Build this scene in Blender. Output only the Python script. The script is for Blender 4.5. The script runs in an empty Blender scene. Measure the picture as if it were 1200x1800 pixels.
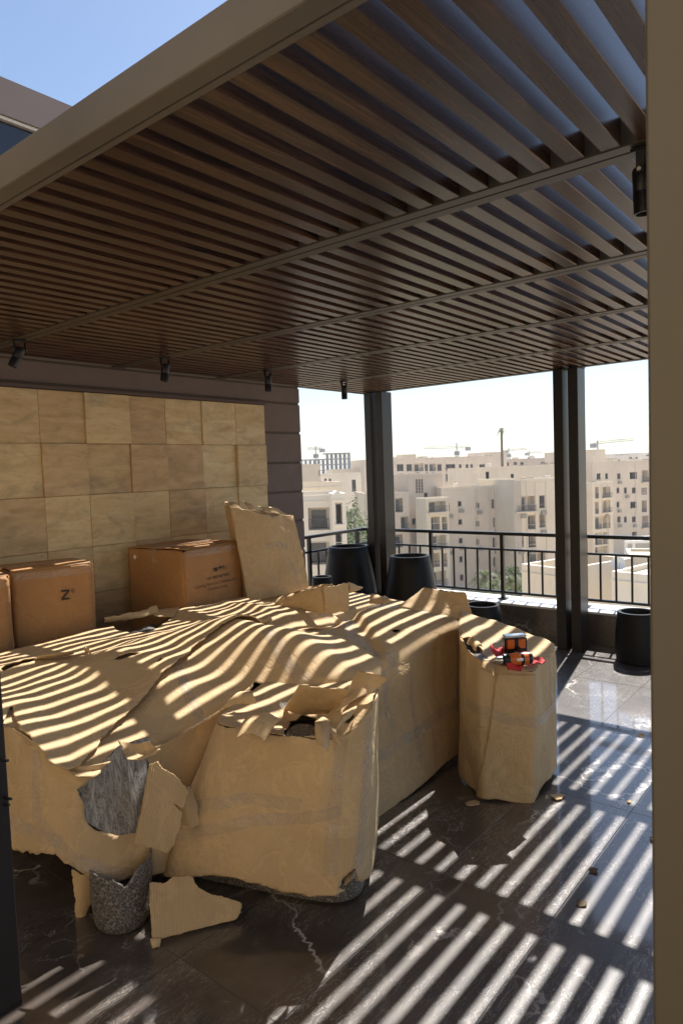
import bpy, bmesh, math, random
import numpy as np
from mathutils import Vector, Matrix, noise as mnoise

random.seed(7)
HAZE = 0.0004
rad = math.radians
scn = bpy.context.scene
COL = scn.collection

# ------------------------------------------------------------------ camera
EYE = Vector((0.0, 0.0, 1.75))
RT = Vector((0.6278477777566474, -0.7775209238704318, -0.035614335733092715))
UP = Vector((0.06908719384992847, 0.010094674158150359, 0.9975595507034068))
FW = Vector((0.7752639083641014, 0.6287760416056822, -0.06005465752718417))
FPX = 1201.705
cam = bpy.data.cameras.new("camera")
cam_ob = bpy.data.objects.new("camera", cam)
COL.objects.link(cam_ob)
m = Matrix((RT, UP, -FW)).transposed().to_4x4()
m.translation = EYE
cam_ob.matrix_world = m
cam.sensor_fit = 'VERTICAL'
cam.sensor_height = 36.0
cam.sensor_width = 24.0
cam.lens = FPX / 1800.0 * 36.0
cam.clip_start = 0.05
cam.clip_end = 5000
cam.dof.use_dof = True
cam.dof.focus_distance = 3.2
cam.dof.aperture_fstop = 8.0
scn.camera = cam_ob

# ------------------------------------------------------------------ light
SUN_AZ, SUN_EL = 11.0, 56.0          # azimuth from +X towards +Y
world = bpy.data.worlds.new("World")
scn.world = world
world.use_nodes = True
wn = world.node_tree
bg = wn.nodes["Background"]
sky = wn.nodes.new("ShaderNodeTexSky")
sky.sky_type = 'NISHITA'
sky.sun_disc = False
sky.sun_elevation = rad(SUN_EL)
sky.sun_rotation = rad(90.0 - SUN_AZ)
sky.altitude = 100.0
sky.air_density = 1.0
sky.dust_density = 0.6
sky.ozone_density = 1.0
wn.links.new(sky.outputs["Color"], bg.inputs["Color"])
bg.inputs["Strength"].default_value = 0.075

sl = bpy.data.lights.new("sun", 'SUN')
sl.energy = 5.0
sl.angle = rad(0.53)
sl.color = (1.0, 0.975, 0.935)
so = bpy.data.objects.new("sun", sl)
COL.objects.link(so)
sd = Vector((math.cos(rad(SUN_EL)) * math.cos(rad(SUN_AZ)),
             math.cos(rad(SUN_EL)) * math.sin(rad(SUN_AZ)), math.sin(rad(SUN_EL))))
so.rotation_euler = sd.to_track_quat('Z', 'Y').to_euler()
so.location = (8, 2, 12)

scn.view_settings.view_transform = 'Standard'
scn.view_settings.look = 'None'
scn.view_settings.exposure = 1.2
scn.view_settings.gamma = 1.0
scn.view_settings.use_curve_mapping = False
scn.render.engine = 'CYCLES'
scn.cycles.use_denoising = True
scn.cycles.max_bounces = 10
scn.cycles.diffuse_bounces = 5
scn.cycles.transparent_max_bounces = 12
scn.cycles.sample_clamp_indirect = 8.0

# ------------------------------------------------------------------ helpers
def ray(x, y):
    return FW + RT * ((x - 600) / FPX) - UP * ((y - 900) / FPX)

def at(x, y, depth):
    return EYE + ray(x, y) * depth

def tag(o, label=None, cat=None, group=None, kind=None):
    if label: o["label"] = label
    if cat: o["category"] = cat
    if group: o["group"] = group
    if kind: o["kind"] = kind
    return o

def empty(name, loc=(0, 0, 0), rz=0.0):
    o = bpy.data.objects.new(name, None)
    COL.objects.link(o)
    o.location = loc
    o.rotation_euler.z = rz
    o.empty_display_size = 0.1
    return o

def link(name, mesh, parent=None, loc=None):
    o = bpy.data.objects.new(name, mesh)
    COL.objects.link(o)
    if parent is not None:
        o.parent = parent
    if loc is not None:
        o.location = loc
    return o

class MB:
    """collects shapes and links them as one mesh"""
    def __init__(self):
        self.v = []; self.f = []
    def quad(self, a, b, c, d):
        n = len(self.v); self.v += [tuple(a), tuple(b), tuple(c), tuple(d)]
        self.f.append((n, n + 1, n + 2, n + 3)); return self
    def poly(self, pts):
        n = len(self.v); self.v += [tuple(p) for p in pts]
        self.f.append(tuple(range(n, n + len(pts)))); return self
    def box(self, x0, x1, y0, y1, z0, z1, ch=0.0):
        if ch <= 0:
            n = len(self.v)
            self.v += [(x, y, z) for z in (z0, z1) for y in (y0, y1) for x in (x0, x1)]
            self.f += [tuple(n + i for i in q) for q in
                       ((0, 2, 3, 1), (4, 5, 7, 6), (0, 1, 5, 4), (2, 6, 7, 3), (0, 4, 6, 2), (1, 3, 7, 5))]
        else:
            bm = bmesh.new()
            bmesh.ops.create_cube(bm, size=1.0)
            bmesh.ops.scale(bm, vec=(x1 - x0, y1 - y0, z1 - z0), verts=bm.verts)
            bmesh.ops.translate(bm, vec=((x0 + x1) / 2, (y0 + y1) / 2, (z0 + z1) / 2), verts=bm.verts)
            bmesh.ops.bevel(bm, geom=bm.edges[:], offset=ch, segments=1, affect='EDGES')
            self.add_bm(bm); bm.free()
        return self
    def add_bm(self, bm):
        n = len(self.v)
        bm.verts.index_update()
        self.v += [tuple(v.co) for v in bm.verts]
        self.f += [tuple(n + v.index for v in f.verts) for f in bm.faces]
    def tube(self, pts, r, seg=8, cap=True, r1=None):
        pts = [Vector(p) for p in pts]
        rings = []
        k = len(pts)
        for i, p in enumerate(pts):
            d = (pts[min(i + 1, k - 1)] - pts[max(i - 1, 0)]).normalized()
            a = d.orthogonal().normalized()
            if abs(d.z) < 0.95:
                a = d.cross(Vector((0, 0, 1))).normalized()
            b = d.cross(a)
            rr = r if r1 is None else r + (r1 - r) * i / (k - 1)
            n = len(self.v)
            self.v += [tuple(p + a * rr * math.cos(2 * math.pi * j / seg) + b * rr * math.sin(2 * math.pi * j / seg)) for j in range(seg)]
            rings.append(n)
        for i in range(k - 1):
            for j in range(seg):
                self.f.append((rings[i] + j, rings[i] + (j + 1) % seg, rings[i + 1] + (j + 1) % seg, rings[i + 1] + j))
        if cap:
            self.f.append(tuple(rings[0] + j for j in reversed(range(seg))))
            self.f.append(tuple(rings[-1] + j for j in range(seg)))
        return self
    def beam(self, p, q, w, h):
        """rectangular bar from p to q, w wide, h high"""
        p = Vector(p); q = Vector(q)
        d = (q - p).normalized()
        s = d.cross(Vector((0, 0, 1)))
        if s.length < 1e-4: s = Vector((1, 0, 0))
        s = s.normalized() * w / 2
        t = s.cross(d).normalized() * h / 2
        n = len(self.v)
        for c in (p, q):
            self.v += [tuple(c - s - t), tuple(c + s - t), tuple(c + s + t), tuple(c - s + t)]
        self.f += [tuple(n + i for i in f) for f in ((0, 1, 2, 3), (7, 6, 5, 4), (0, 4, 5, 1), (1, 5, 6, 2), (2, 6, 7, 3), (3, 7, 4, 0))]
        return self
    def lathe(self, prof, seg=40, c=(0, 0, 0)):
        n0 = len(self.v)
        for (r, z) in prof:
            self.v += [(c[0] + r * math.cos(2 * math.pi * j / seg), c[1] + r * math.sin(2 * math.pi * j / seg), c[2] + z) for j in range(seg)]
        for i in range(len(prof) - 1):
            for j in range(seg):
                a = n0 + i * seg + j; b = n0 + i * seg + (j + 1) % seg
                self.f.append((a, b, b + seg, a + seg))
        self.f.append(tuple(n0 + j for j in reversed(range(seg))))
        k = n0 + (len(prof) - 1) * seg
        self.f.append(tuple(k + j for j in range(seg)))
        return self
    def mesh(self, name, mat, smooth=False, fix=True):
        me = bpy.data.meshes.new(name)
        me.from_pydata(self.v, [], self.f)
        if fix:
            bm = bmesh.new(); bm.from_mesh(me)
            bmesh.ops.recalc_face_normals(bm, faces=bm.faces)
            bm.to_mesh(me); bm.free()
        if mat: me.materials.append(mat)
        if smooth:
            me.polygons.foreach_set("use_smooth", [True] * len(me.polygons))
            me.set_sharp_from_angle(angle=rad(40))
        me.update()
        return me
    def build(self, name, mat, parent=None, smooth=False, loc=None, fix=True):
        return link(name, self.mesh(name, mat, smooth, fix), parent, loc)

# --- numpy noise
def vnoise(x, y, seed=0):
    x = np.asarray(x, float); y = np.asarray(y, float)
    xi = np.floor(x).astype(np.int64); yi = np.floor(y).astype(np.int64)
    fx = x - xi; fy = y - yi
    fx = fx * fx * (3 - 2 * fx); fy = fy * fy * (3 - 2 * fy)
    def h(a, b):
        n = (a * 374761393 + b * 668265263 + seed * 1442695041) & 0x7fffffff
        n = ((n ^ (n >> 13)) * 1274126177) & 0x7fffffff
        n = (n ^ (n >> 16)) & 0xffffff
        return n / float(0xffffff) * 2 - 1
    a = h(xi, yi); b = h(xi + 1, yi); c = h(xi, yi + 1); d = h(xi + 1, yi + 1)
    return (a * (1 - fx) + b * fx) * (1 - fy) + (c * (1 - fx) + d * fx) * fy

def fbm(x, y, seed=0, oct=4):
    s = 0; a = 1.0; f = 1.0
    for o in range(oct):
        s = s + a * vnoise(x * f, y * f, seed + o * 17); a *= 0.5; f *= 2.03
    return s

def lnoise(x, y, seed=0):
    """flat facets with sharp folds between them, like bent board"""
    x = np.asarray(x, float); y = np.asarray(y, float)
    x = x + 0.35 * vnoise(x * .7 + 3, y * .7, seed + 40); y = y + 0.35 * vnoise(x * .7, y * .7 + 9, seed + 41)
    xi = np.floor(x); yi = np.floor(y); fx = x - xi; fy = y - yi
    a = vnoise(xi, yi, seed); b = vnoise(xi + 1, yi, seed); c = vnoise(xi, yi + 1, seed); d = vnoise(xi + 1, yi + 1, seed)
    lo = a + fx * (b - a) + fy * (c - a); hi = d + (1 - fx) * (c - d) + (1 - fy) * (b - d)
    return np.where(fx + fy < 1, lo, hi)

def crease(x, y, seed=0):
    """sharp folds, as in crumpled board"""
    n = np.abs(vnoise(x, y, seed)); n2 = np.abs(vnoise(x * 2.1 + 5, y * 2.1, seed + 3))
    return (1 - n) ** 3 * 0.7 + (1 - n2) ** 3 * 0.3

def sstep(a, b, x):
    t = np.clip((x - a) / (b - a), 0, 1)
    return t * t * (3 - 2 * t)

def densify(pts, step, seed):
    out = []
    k = len(pts)
    for i in range(k):
        p = pts[i]; q = pts[(i + 1) % k]
        rag = p[2] if len(p) > 2 else 0.0
        L = math.hypot(q[0] - p[0], q[1] - p[1])
        n = max(1, int(L / step))
        nx, ny = (-(q[1] - p[1]) / max(L, 1e-6), (q[0] - p[0]) / max(L, 1e-6))
        for j in range(n):
            u = j / n
            x = p[0] + (q[0] - p[0]) * u; y = p[1] + (q[1] - p[1]) * u
            if rag:
                d = float(fbm(x * 22 + seed * 3.1, y * 22, seed, 4)) * rag * min(1, 6 * u + .2, 6 * (1 - u) + .2)
                d += float(vnoise(x * 140, y * 140, seed + 5)) * rag * 0.45
                x += nx * d; y += ny * d
            out.append((x, y))
    return np.array(out)

def inside(px, py, poly):
    r = np.zeros(px.shape, bool)
    x = poly[:, 0]; y = poly[:, 1]
    n = len(poly); j = n - 1
    for i in range(n):
        c = ((y[i] > py) != (y[j] > py)) & (px < (x[j] - x[i]) * (py - y[i]) / (y[j] - y[i] + 1e-12) + x[i])
        r ^= c; j = i
    return r

def poly_sheet(name, mat, M, outline, holes=(), cell=0.014, parent=None, thick=0.005, seed=1, off=0.0, smooth=True):
    """a piece of board: an outline in (s,t) metres cut out of a surface M(s,t), torn edges, real thickness"""
    polys = [densify(outline, cell * 0.5, seed)] + [densify(h, cell * 0.5, seed + 11 + i) for i, h in enumerate(holes)]
    mn = polys[0].min(0) - cell; mx = polys[0].max(0) + cell
    nu = int((mx[0] - mn[0]) / cell) + 1; nv = int((mx[1] - mn[1]) / cell) + 1
    S, T = np.meshgrid(mn[0] + np.arange(nu + 1) * cell, mn[1] + np.arange(nv + 1) * cell, indexing='ij')
    cs = S[:-1, :-1] + cell / 2; ct = T[:-1, :-1] + cell / 2
    keep = inside(cs, ct, polys[0])
    for h in polys[1:]:
        keep &= ~inside(cs, ct, h)
    idx = np.arange((nu + 1) * (nv + 1)).reshape(nu + 1, nv + 1)
    I, J = np.nonzero(keep)
    quads = np.stack([idx[I, J], idx[I + 1, J], idx[I + 1, J + 1], idx[I, J + 1]], 1)
    cnt = np.zeros(idx.size, int)
    np.add.at(cnt, quads.ravel(), 1)
    s = S.ravel().copy(); t = T.ravel().copy()
    allp = np.concatenate(polys)
    bnd = np.nonzero((cnt > 0) & (cnt < 4))[0]
    for i in bnd:
        d = (allp[:, 0] - s[i]) ** 2 + (allp[:, 1] - t[i]) ** 2
        k = int(d.argmin())
        if d[k] < (1.5 * cell) ** 2:
            s[i] = allp[k, 0]; t[i] = allp[k, 1]
    used = np.nonzero(cnt > 0)[0]
    remap = -np.ones(idx.size, int); remap[used] = np.arange(len(used))
    su = s[used]; tu = t[used]
    P = M(su, tu)
    if off:
        e = 1e-3
        du = M(su + e, tu) - P; dv = M(su, tu + e) - P
        nrm = np.cross(du, dv); nrm /= np.linalg.norm(nrm, axis=1)[:, None] + 1e-12
        P = P + nrm * off
    me = bpy.data.meshes.new(name)
    me.from_pydata(P.tolist(), [], remap[quads].tolist())
    me.materials.append(mat)
    uv = me.uv_layers.new(name="UVMap")
    li = np.zeros(len(me.loops), int); me.loops.foreach_get("vertex_index", li)
    uv.data.foreach_set("uv", np.stack([su[li], tu[li]], 1).ravel())
    if smooth:
        me.polygons.foreach_set("use_smooth", [True] * len(me.polygons))
    me.update()
    o = link(name, me, parent)
    if thick:
        md = o.modifiers.new("thickness", 'SOLIDIFY')
        md.thickness = thick; md.offset = 0.0
    return o

def path_fn(pts, n_chaikin=3):
    p = np.array(pts, float)
    for _ in range(n_chaikin):
        q = [p[0]]
        for i in range(len(p) - 1):
            q += [p[i] * .78 + p[i + 1] * .22, p[i] * .22 + p[i + 1] * .78]
        q.append(p[-1]); p = np.array(q)
    d = np.r_[0, np.cumsum(np.linalg.norm(np.diff(p, axis=0), axis=1))]
    def f(s):
        return np.stack([np.interp(s, d, p[:, k]) for k in range(p.shape[1])], 1)
    return f, d[-1]

def flap_fn(c00, c10, c11, c01, bulge=0.0, bend=0.0, seed=0, amp=0.004):
    """bilinear patch through four corners, s and t in metres"""
    A, B, C_, D = [np.array(c, float) for c in (c00, c10, c11, c01)]
    Ls = max(np.linalg.norm(B - A), np.linalg.norm(C_ - D)); Lt = max(np.linalg.norm(D - A), np.linalg.norm(C_ - B))
    nrm = np.cross(B - A, D - A); nrm /= np.linalg.norm(nrm)
    def M(s, t):
        u = (s / Ls)[:, None]; v = (t / Lt)[:, None]
        P = (A * (1 - u) + B * u) * (1 - v) + (D * (1 - u) + C_ * u) * v
        w = bulge * np.sin(np.pi * np.clip(v, 0, 1)) + bend * np.sin(np.pi * np.clip(u, 0, 1))
        w = w + amp * fbm(s * 9, t * 9, seed, 3)[:, None]
        return P + nrm * w
    return M, Ls, Lt

# ------------------------------------------------------------------ materials
def mat(name):
    mt = bpy.data.materials.new(name); mt.use_nodes = True
    nt = mt.node_tree
    return mt, nt, nt.nodes["Principled BSDF"]

def N(nt, typ, **kw):
    n = nt.nodes.new(typ)
    for k, v in kw.items():
        if k in n.inputs: n.inputs[k].default_value = v
        else: setattr(n, k, v)
    return n

def ramp(nt, fac, stops):
    r = nt.nodes.new("ShaderNodeValToRGB")
    e = r.color_ramp.elements
    while len(e) < len(stops): e.new(0.5)
    for i, (p, c) in enumerate(stops):
        e[i].position = p
        e[i].color = c if len(c) == 4 else (*c, 1)
    nt.links.new(fac, r.inputs[0])
    return r.outputs[0]

def math_(nt, op, a, b=None, clamp=False):
    n = nt.nodes.new("ShaderNodeMath"); n.operation = op; n.use_clamp = clamp
    for i, v in enumerate((a, b)):
        if v is None: continue
        if isinstance(v, (int, float)): n.inputs[i].default_value = v
        else: nt.links.new(v, n.inputs[i])
    return n.outputs[0]

def mixc(nt, fac, a, b, mode='MIX'):
    n = nt.nodes.new("ShaderNodeMix"); n.data_type = 'RGBA'; n.blend_type = mode
    for sock, v in ((n.inputs[0], fac), (n.inputs[6], a), (n.inputs[7], b)):
        if isinstance(v, (int, float)): sock.default_value = v
        elif isinstance(v, tuple): sock.default_value = (*v, 1) if len(v) == 3 else v
        else: nt.links.new(v, sock)
    return n.outputs[2]

def coords(nt, kind="Object", scale=(1, 1, 1), rnd=0.0, rot=(0, 0, 0)):
    tc = nt.nodes.new("ShaderNodeTexCoord")
    mp = nt.nodes.new("ShaderNodeMapping")
    mp.inputs["Scale"].default_value = scale
    mp.inputs["Rotation"].default_value = rot
    src = tc.outputs[kind]
    if rnd:
        oi = nt.nodes.new("ShaderNodeObjectInfo")
        cb = nt.nodes.new("ShaderNodeCombineXYZ")
        for i, k in enumerate((1.0, 0.37, 0.71)):
            nt.links.new(math_(nt, 'MULTIPLY', oi.outputs["Random"], rnd * k), cb.inputs[i])
        ad = nt.nodes.new("ShaderNodeVectorMath"); ad.operation = 'ADD'
        nt.links.new(src, ad.inputs[0]); nt.links.new(cb.outputs[0], ad.inputs[1])
        src = ad.outputs[0]
    nt.links.new(src, mp.inputs["Vector"])
    return mp.outputs["Vector"]

def noise_tex(nt, vec, scale, detail=4, rough=0.55, dist=0.0):
    n = N(nt, "ShaderNodeTexNoise", Scale=scale, Detail=detail, Roughness=rough, Distortion=dist)
    nt.links.new(vec, n.inputs["Vector"])
    return n.outputs["Fac"]

def bump(nt, p, h, strength=0.3, dist=0.01):
    b = N(nt, "ShaderNodeBump", Strength=strength, Distance=dist)
    nt.links.new(h, b.inputs["Height"]); nt.links.new(b.outputs[0], p.inputs["Normal"])
    return b

def simple(name, col, rough=0.5, metal=0.0, var=0.15, scale=6.0, spec=0.5, bmp=0.0, coat=0.0, kind="Object"):
    mt, nt, p = mat(name)
    v = coords(nt, kind)
    n = noise_tex(nt, v, scale, 5)
    c = ramp(nt, n, [(0.25, tuple(k * (1 - var) for k in col)), (0.75, tuple(min(1, k * (1 + var)) for k in col))])
    nt.links.new(c, p.inputs["Base Color"])
    p.inputs["Roughness"].default_value = rough
    p.inputs["Metallic"].default_value = metal
    p.inputs["Specular IOR Level"].default_value = spec
    p.inputs["Coat Weight"].default_value = coat
    if bmp: bump(nt, p, noise_tex(nt, v, scale * 12, 3), bmp, 0.004)
    return mt

def marble_mat(name, base, dark, gloss, dust=1.0):
    mt, nt, p = mat(name)
    v = coords(nt, "Object", rnd=40.0)
    cl = noise_tex(nt, v, 2.2, 7, 0.62, 0.6)
    c = ramp(nt, cl, [(0.3, dark), (0.7, base)])
    fine = noise_tex(nt, v, 26, 6, 0.7)
    c = mixc(nt, 0.5, c, ramp(nt, fine, [(0.3, (0.25, 0.25, 0.25)), (0.75, (0.9, 0.88, 0.86))]), 'OVERLAY')
    # long veins: cell borders of a warped voronoi, broken up
    warp = N(nt, "ShaderNodeTexNoise", Scale=1.7, Detail=6, Roughness=0.65)
    nt.links.new(v, warp.inputs["Vector"])
    wv = nt.nodes.new("ShaderNodeVectorMath"); wv.operation = 'MULTIPLY_ADD'
    nt.links.new(warp.outputs["Color"], wv.inputs[0]); wv.inputs[1].default_value = (0.75,) * 3
    nt.links.new(v, wv.inputs[2])
    def veins(scale, width, brk):
        vo = N(nt, "ShaderNodeTexVoronoi", Scale=scale, feature='DISTANCE_TO_EDGE')
        nt.links.new(wv.outputs[0], vo.inputs["Vector"])
        ln = ramp(nt, vo.outputs["Distance"], [(0.0, (1, 1, 1)), (width, (0, 0, 0))])
        bk = ramp(nt, noise_tex(nt, v, brk, 3), [(0.5, (0, 0, 0)), (0.62, (1, 1, 1))])
        return math_(nt, 'MULTIPLY', ln, bk)
    v1 = veins(1.1, 0.016, 1.6)
    v2 = math_(nt, 'MULTIPLY', veins(3.1, 0.02, 3.0), 0.45)
    # short hair veins, all leaning one way
    sv = coords(nt, "Object", (4.5, 22, 10), rnd=40.0, rot=(0, 0, 0.6))
    hn = N(nt, "ShaderNodeTexNoise", Scale=1.9, Detail=5, Roughness=0.62, Distortion=1.4)
    nt.links.new(sv, hn.inputs["Vector"])
    hair = ramp(nt, math_(nt, 'ABSOLUTE', math_(nt, 'SUBTRACT', hn.outputs["Fac"], 0.5)), [(0.0, (1, 1, 1)), (0.014, (0, 0, 0))])
    hm = ramp(nt, noise_tex(nt, v, 2.6, 3), [(0.40, (0, 0, 0)), (0.60, (1, 1, 1))])
    v3 = math_(nt, 'MULTIPLY', math_(nt, 'MULTIPLY', hair, hm), 0.85)
    tot = math_(nt, 'MAXIMUM', math_(nt, 'MAXIMUM', v1, v2), v3)
    c = mixc(nt, math_(nt, 'MULTIPLY', tot, 0.9), c, (0.6, 0.55, 0.5))
    # dust film: pale, rough, patchy
    dn = noise_tex(nt, coords(nt, "Object", rnd=40.0), 5.0, 6, 0.65)
    df = math_(nt, 'MULTIPLY', ramp(nt, dn, [(0.35, (0.05,) * 3), (0.75, (0.30,) * 3)]), dust)
    c = mixc(nt, df, c, (0.42, 0.345, 0.265))
    nt.links.new(c, p.inputs["Base Color"])
    p.inputs["Roughness"].default_value = 0.40
    p.inputs["Specular IOR Level"].default_value = 0.75
    p.inputs["Coat Weight"].default_value = 1.0
    p.inputs["Coat IOR"].default_value = 1.5
    cr = ramp(nt, dn, [(0.35, (gloss,) * 3), (0.8, (gloss + 0.08,) * 3)])
    nt.links.new(cr, p.inputs["Coat Roughness"])
    return mt

M_FLOOR = marble_mat("brown_marble", (0.042, 0.027, 0.021), (0.016, 0.0105, 0.0085), 0.03, 0.5)
M_PLINTH = marble_mat("dark_marble", (0.05, 0.036, 0.029), (0.022, 0.016, 0.014), 0.10, 0.35)
M_SILL = simple("pale_marble_sill", (0.62, 0.61, 0.60), 0.35, var=0.06, scale=3)
M_GROUT = simple("grout", (0.03, 0.025, 0.022), 0.8)

def board_mat(name, col, flute=True, var=0.10, rough=0.78, gloss=0.0):
    mt, nt, p = mat(name)
    v = coords(nt, "Object")
    n1 = noise_tex(nt, v, 2.3, 5, 0.6)
    c = ramp(nt, n1, [(0.3, tuple(k * (1 - var) for k in col)), (0.7, tuple(k * (1 + var) for k in col))])
    n2 = noise_tex(nt, v, 90, 4, 0.7)
    c = mixc(nt, 0.10, c, ramp(nt, n2, [(0.3, (0.3,) * 3), (0.7, (0.75,) * 3)]), 'OVERLAY')
    # scuffs and damp stains
    st = ramp(nt, noise_tex(nt, v, 5.5, 6, 0.7, 0.8), [(0.60, (0, 0, 0)), (0.76, (1, 1, 1))])
    c = mixc(nt, math_(nt, 'MULTIPLY', st, 0.35), c, tuple(k * 0.62 for k in col))
    cre = math_(nt, 'ABSOLUTE', math_(nt, 'SUBTRACT', noise_tex(nt, v, 4.5, 5, 0.6, 0.5), 0.5))
    c = mixc(nt, ramp(nt, cre, [(0.0, (.22,) * 3), (0.03, (0, 0, 0))]), c, tuple(k * 1.5 for k in col))
    nt.links.new(c, p.inputs["Base Color"])
    p.inputs["Roughness"].default_value = rough
    p.inputs["Specular IOR Level"].default_value = 0.25
    p.inputs["Coat Weight"].default_value = gloss
    p.inputs["Coat Roughness"].default_value = 0.25
    r1 = math_(nt, 'ABSOLUTE', math_(nt, 'SUBTRACT', noise_tex(nt, v, 4.5, 5, 0.6, 0.5), 0.5))
    h = math_(nt, 'ADD', math_(nt, 'MULTIPLY', noise_tex(nt, v, 30, 5, 0.6), 0.2), math_(nt, 'MULTIPLY', ramp(nt, r1, [(0.0, (0, 0, 0)), (0.06, (1, 1, 1))]), 0.9))
    if flute:
        w = N(nt, "ShaderNodeTexWave", Scale=1.0, Distortion=0.6, Detail=1.0)
        w.wave_type = 'BANDS'; w.bands_direction = 'X'
        w.inputs["Detail Scale"].default_value = 3.0
        nt.links.new(coords(nt, "UV", (22, 22, 22)), w.inputs["Vector"])
        h = math_(nt, 'ADD', math_(nt, 'MULTIPLY', w.outputs["Fac"], 0.16), h)
    bump(nt, p, h, 0.34, 0.006)
    return mt

M_WRAP = board_mat("wrap_board", (0.49, 0.343, 0.186))
M_WRAP2 = board_mat("wrap_board_inner", (0.50, 0.345, 0.185), flute=False)
M_KRAFT = board_mat("kraft_box", (0.34, 0.175, 0.070), flute=False, rough=0.6)

def tape_mat():
    """clear packing film: mostly see-through, crinkle highlights painted in as whitish streaks"""
    mt, nt, p = mat("clear_tape")
    tr = nt.nodes.new("ShaderNodeBsdfTransparent"); tr.inputs[0].default_value = (0.975, 0.97, 0.965, 1)
    v = coords(nt, "Object")
    c1 = noise_tex(nt, v, 26, 5, 0.65, 1.8)
    ln = ramp(nt, math_(nt, 'ABSOLUTE', math_(nt, 'SUBTRACT', c1, 0.5)), [(0.0, (1, 1, 1)), (0.035, (0, 0, 0))])
    pk = ramp(nt, noise_tex(nt, v, 9, 3, 0.6), [(0.42, (0, 0, 0)), (0.62, (1, 1, 1))])
    b = N(nt, "ShaderNodeBump", Strength=0.9, Distance=0.008); nt.links.new(c1, b.inputs["Height"])
    p.inputs["Base Color"].default_value = (0.62, 0.59, 0.55, 1); p.inputs["Roughness"].default_value = 0.16
    nt.links.new(b.outputs[0], p.inputs["Normal"])
    fr = N(nt, "ShaderNodeLayerWeight", Blend=0.5)
    f = math_(nt, 'ADD', math_(nt, 'MULTIPLY', math_(nt, 'POWER', fr.outputs["Facing"], 3.0), 0.35), 0.10)
    f = math_(nt, 'ADD', f, math_(nt, 'MULTIPLY', math_(nt, 'MULTIPLY', ln, pk), 0.5), True)
    mx = nt.nodes.new("ShaderNodeMixShader")
    nt.links.new(f, mx.inputs[0]); nt.links.new(tr.outputs[0], mx.inputs[1]); nt.links.new(p.outputs[0], mx.inputs[2])
    nt.links.new(mx.outputs[0], nt.nodes["Material Output"].inputs["Surface"])
    return mt
M_TAPE = tape_mat()

def wool_mat():
    mt, nt, p = mat("grey_boucle")
    v = coords(nt, "Object")
    n = noise_tex(nt, v, 95, 5, 0.75, 0.8)
    vo = N(nt, "ShaderNodeTexVoronoi", Scale=120.0); nt.links.new(v, vo.inputs["Vector"])
    f = math_(nt, 'ADD', math_(nt, 'MULTIPLY', n, 0.75), math_(nt, 'MULTIPLY', vo.outputs["Distance"], 0.4))
    c = ramp(nt, f, [(0.36, (0.035, 0.029, 0.023)), (0.56, (0.13, 0.112, 0.092)), (0.74, (0.36, 0.31, 0.26))])
    nt.links.new(c, p.inputs["Base Color"])
    p.inputs["Roughness"].default_value = 0.9
    p.inputs["Coat Weight"].default_value = 0.35; p.inputs["Coat Roughness"].default_value = 0.3
    bump(nt, p, f, 0.9, 0.012)
    return mt
M_WOOL = wool_mat()
def film_mat():
    mt, nt, p = mat("plastic_film")
    tr = nt.nodes.new("ShaderNodeBsdfTransparent")
    df = N(nt, "ShaderNodeBsdfPrincipled", Roughness=0.14); df.inputs["Base Color"].default_value = (0.58, 0.57, 0.56, 1)
    v = coords(nt, "UV", (14, 2.2, 1), rot=(0, 0, 0.35))
    st = noise_tex(nt, v, 3.0, 6, 0.7, 2.2)
    f = ramp(nt, st, [(0.38, (0.07,) * 3), (0.64, (0.75,) * 3)])
    b = N(nt, "ShaderNodeBump", Strength=0.6, Distance=0.01); nt.links.new(st, b.inputs["Height"]); nt.links.new(b.outputs[0], df.inputs["Normal"])
    mx = nt.nodes.new("ShaderNodeMixShader"); nt.links.new(f, mx.inputs[0])
    nt.links.new(tr.outputs[0], mx.inputs[1]); nt.links.new(df.outputs[0], mx.inputs[2])
    nt.links.new(mx.outputs[0], nt.nodes["Material Output"].inputs["Surface"])
    return mt
M_FILM = film_mat()
M_BLACKFILM = simple("dark_plastic_wrap", (0.06, 0.057, 0.06), 0.28, var=0.4, scale=30, bmp=0.6)

def wood_mat():
    mt, nt, p = mat("walnut_slat")
    v = coords(nt, "Object", (1.3, 26, 26), rnd=60.0)
    g = noise_tex(nt, v, 1.2, 6, 0.62, 1.4)
    c = ramp(nt, g, [(0.30, (0.012, 0.005, 0.0026)), (0.5, (0.054, 0.024, 0.0115)), (0.70, (0.105, 0.050, 0.024))])
    nt.links.new(c, p.inputs["Base Color"])
    p.inputs["Roughness"].default_value = 0.27
    p.inputs["Specular IOR Level"].default_value = 0.38
    bump(nt, p, g, 0.12, 0.002)
    return mt
M_WOOD = wood_mat()
M_BRONZE = simple("bronze_paint", (0.142, 0.118, 0.088), 0.5, 0.1, var=0.16, scale=2.0)
M_BARPAINT = simple("bar_paint", (0.055, 0.042, 0.030), 0.45, 0.1, var=0.1, scale=3.0)
M_POST = simple("dark_bronze_post", (0.020, 0.016, 0.0135), 0.36, 0.0, var=0.12, scale=2.0, spec=0.35)
M_JAMB = simple("beige_brown_paint", (0.118, 0.098, 0.066), 0.55, 0.0, var=0.05, scale=1.5)
M_BLACK = simple("black_metal", (0.012, 0.012, 0.013), 0.35, 0.3, var=0.2, scale=5)
M_POT = simple("black_fibre_pot", (0.005, 0.005, 0.005), 0.45, 0.0, var=0.25, scale=14, bmp=0.08, spec=0.22)
M_STUCCO = simple("brown_render", (0.155, 0.118, 0.108), 0.85, var=0.07, scale=8, bmp=0.25)
M_FASCIA = simple("bounce_lightened_cladding", (0.27, 0.215, 0.195), 0.6, var=0.05, scale=3)  # cladding colour lightened to stand in for missing bounced light
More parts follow.
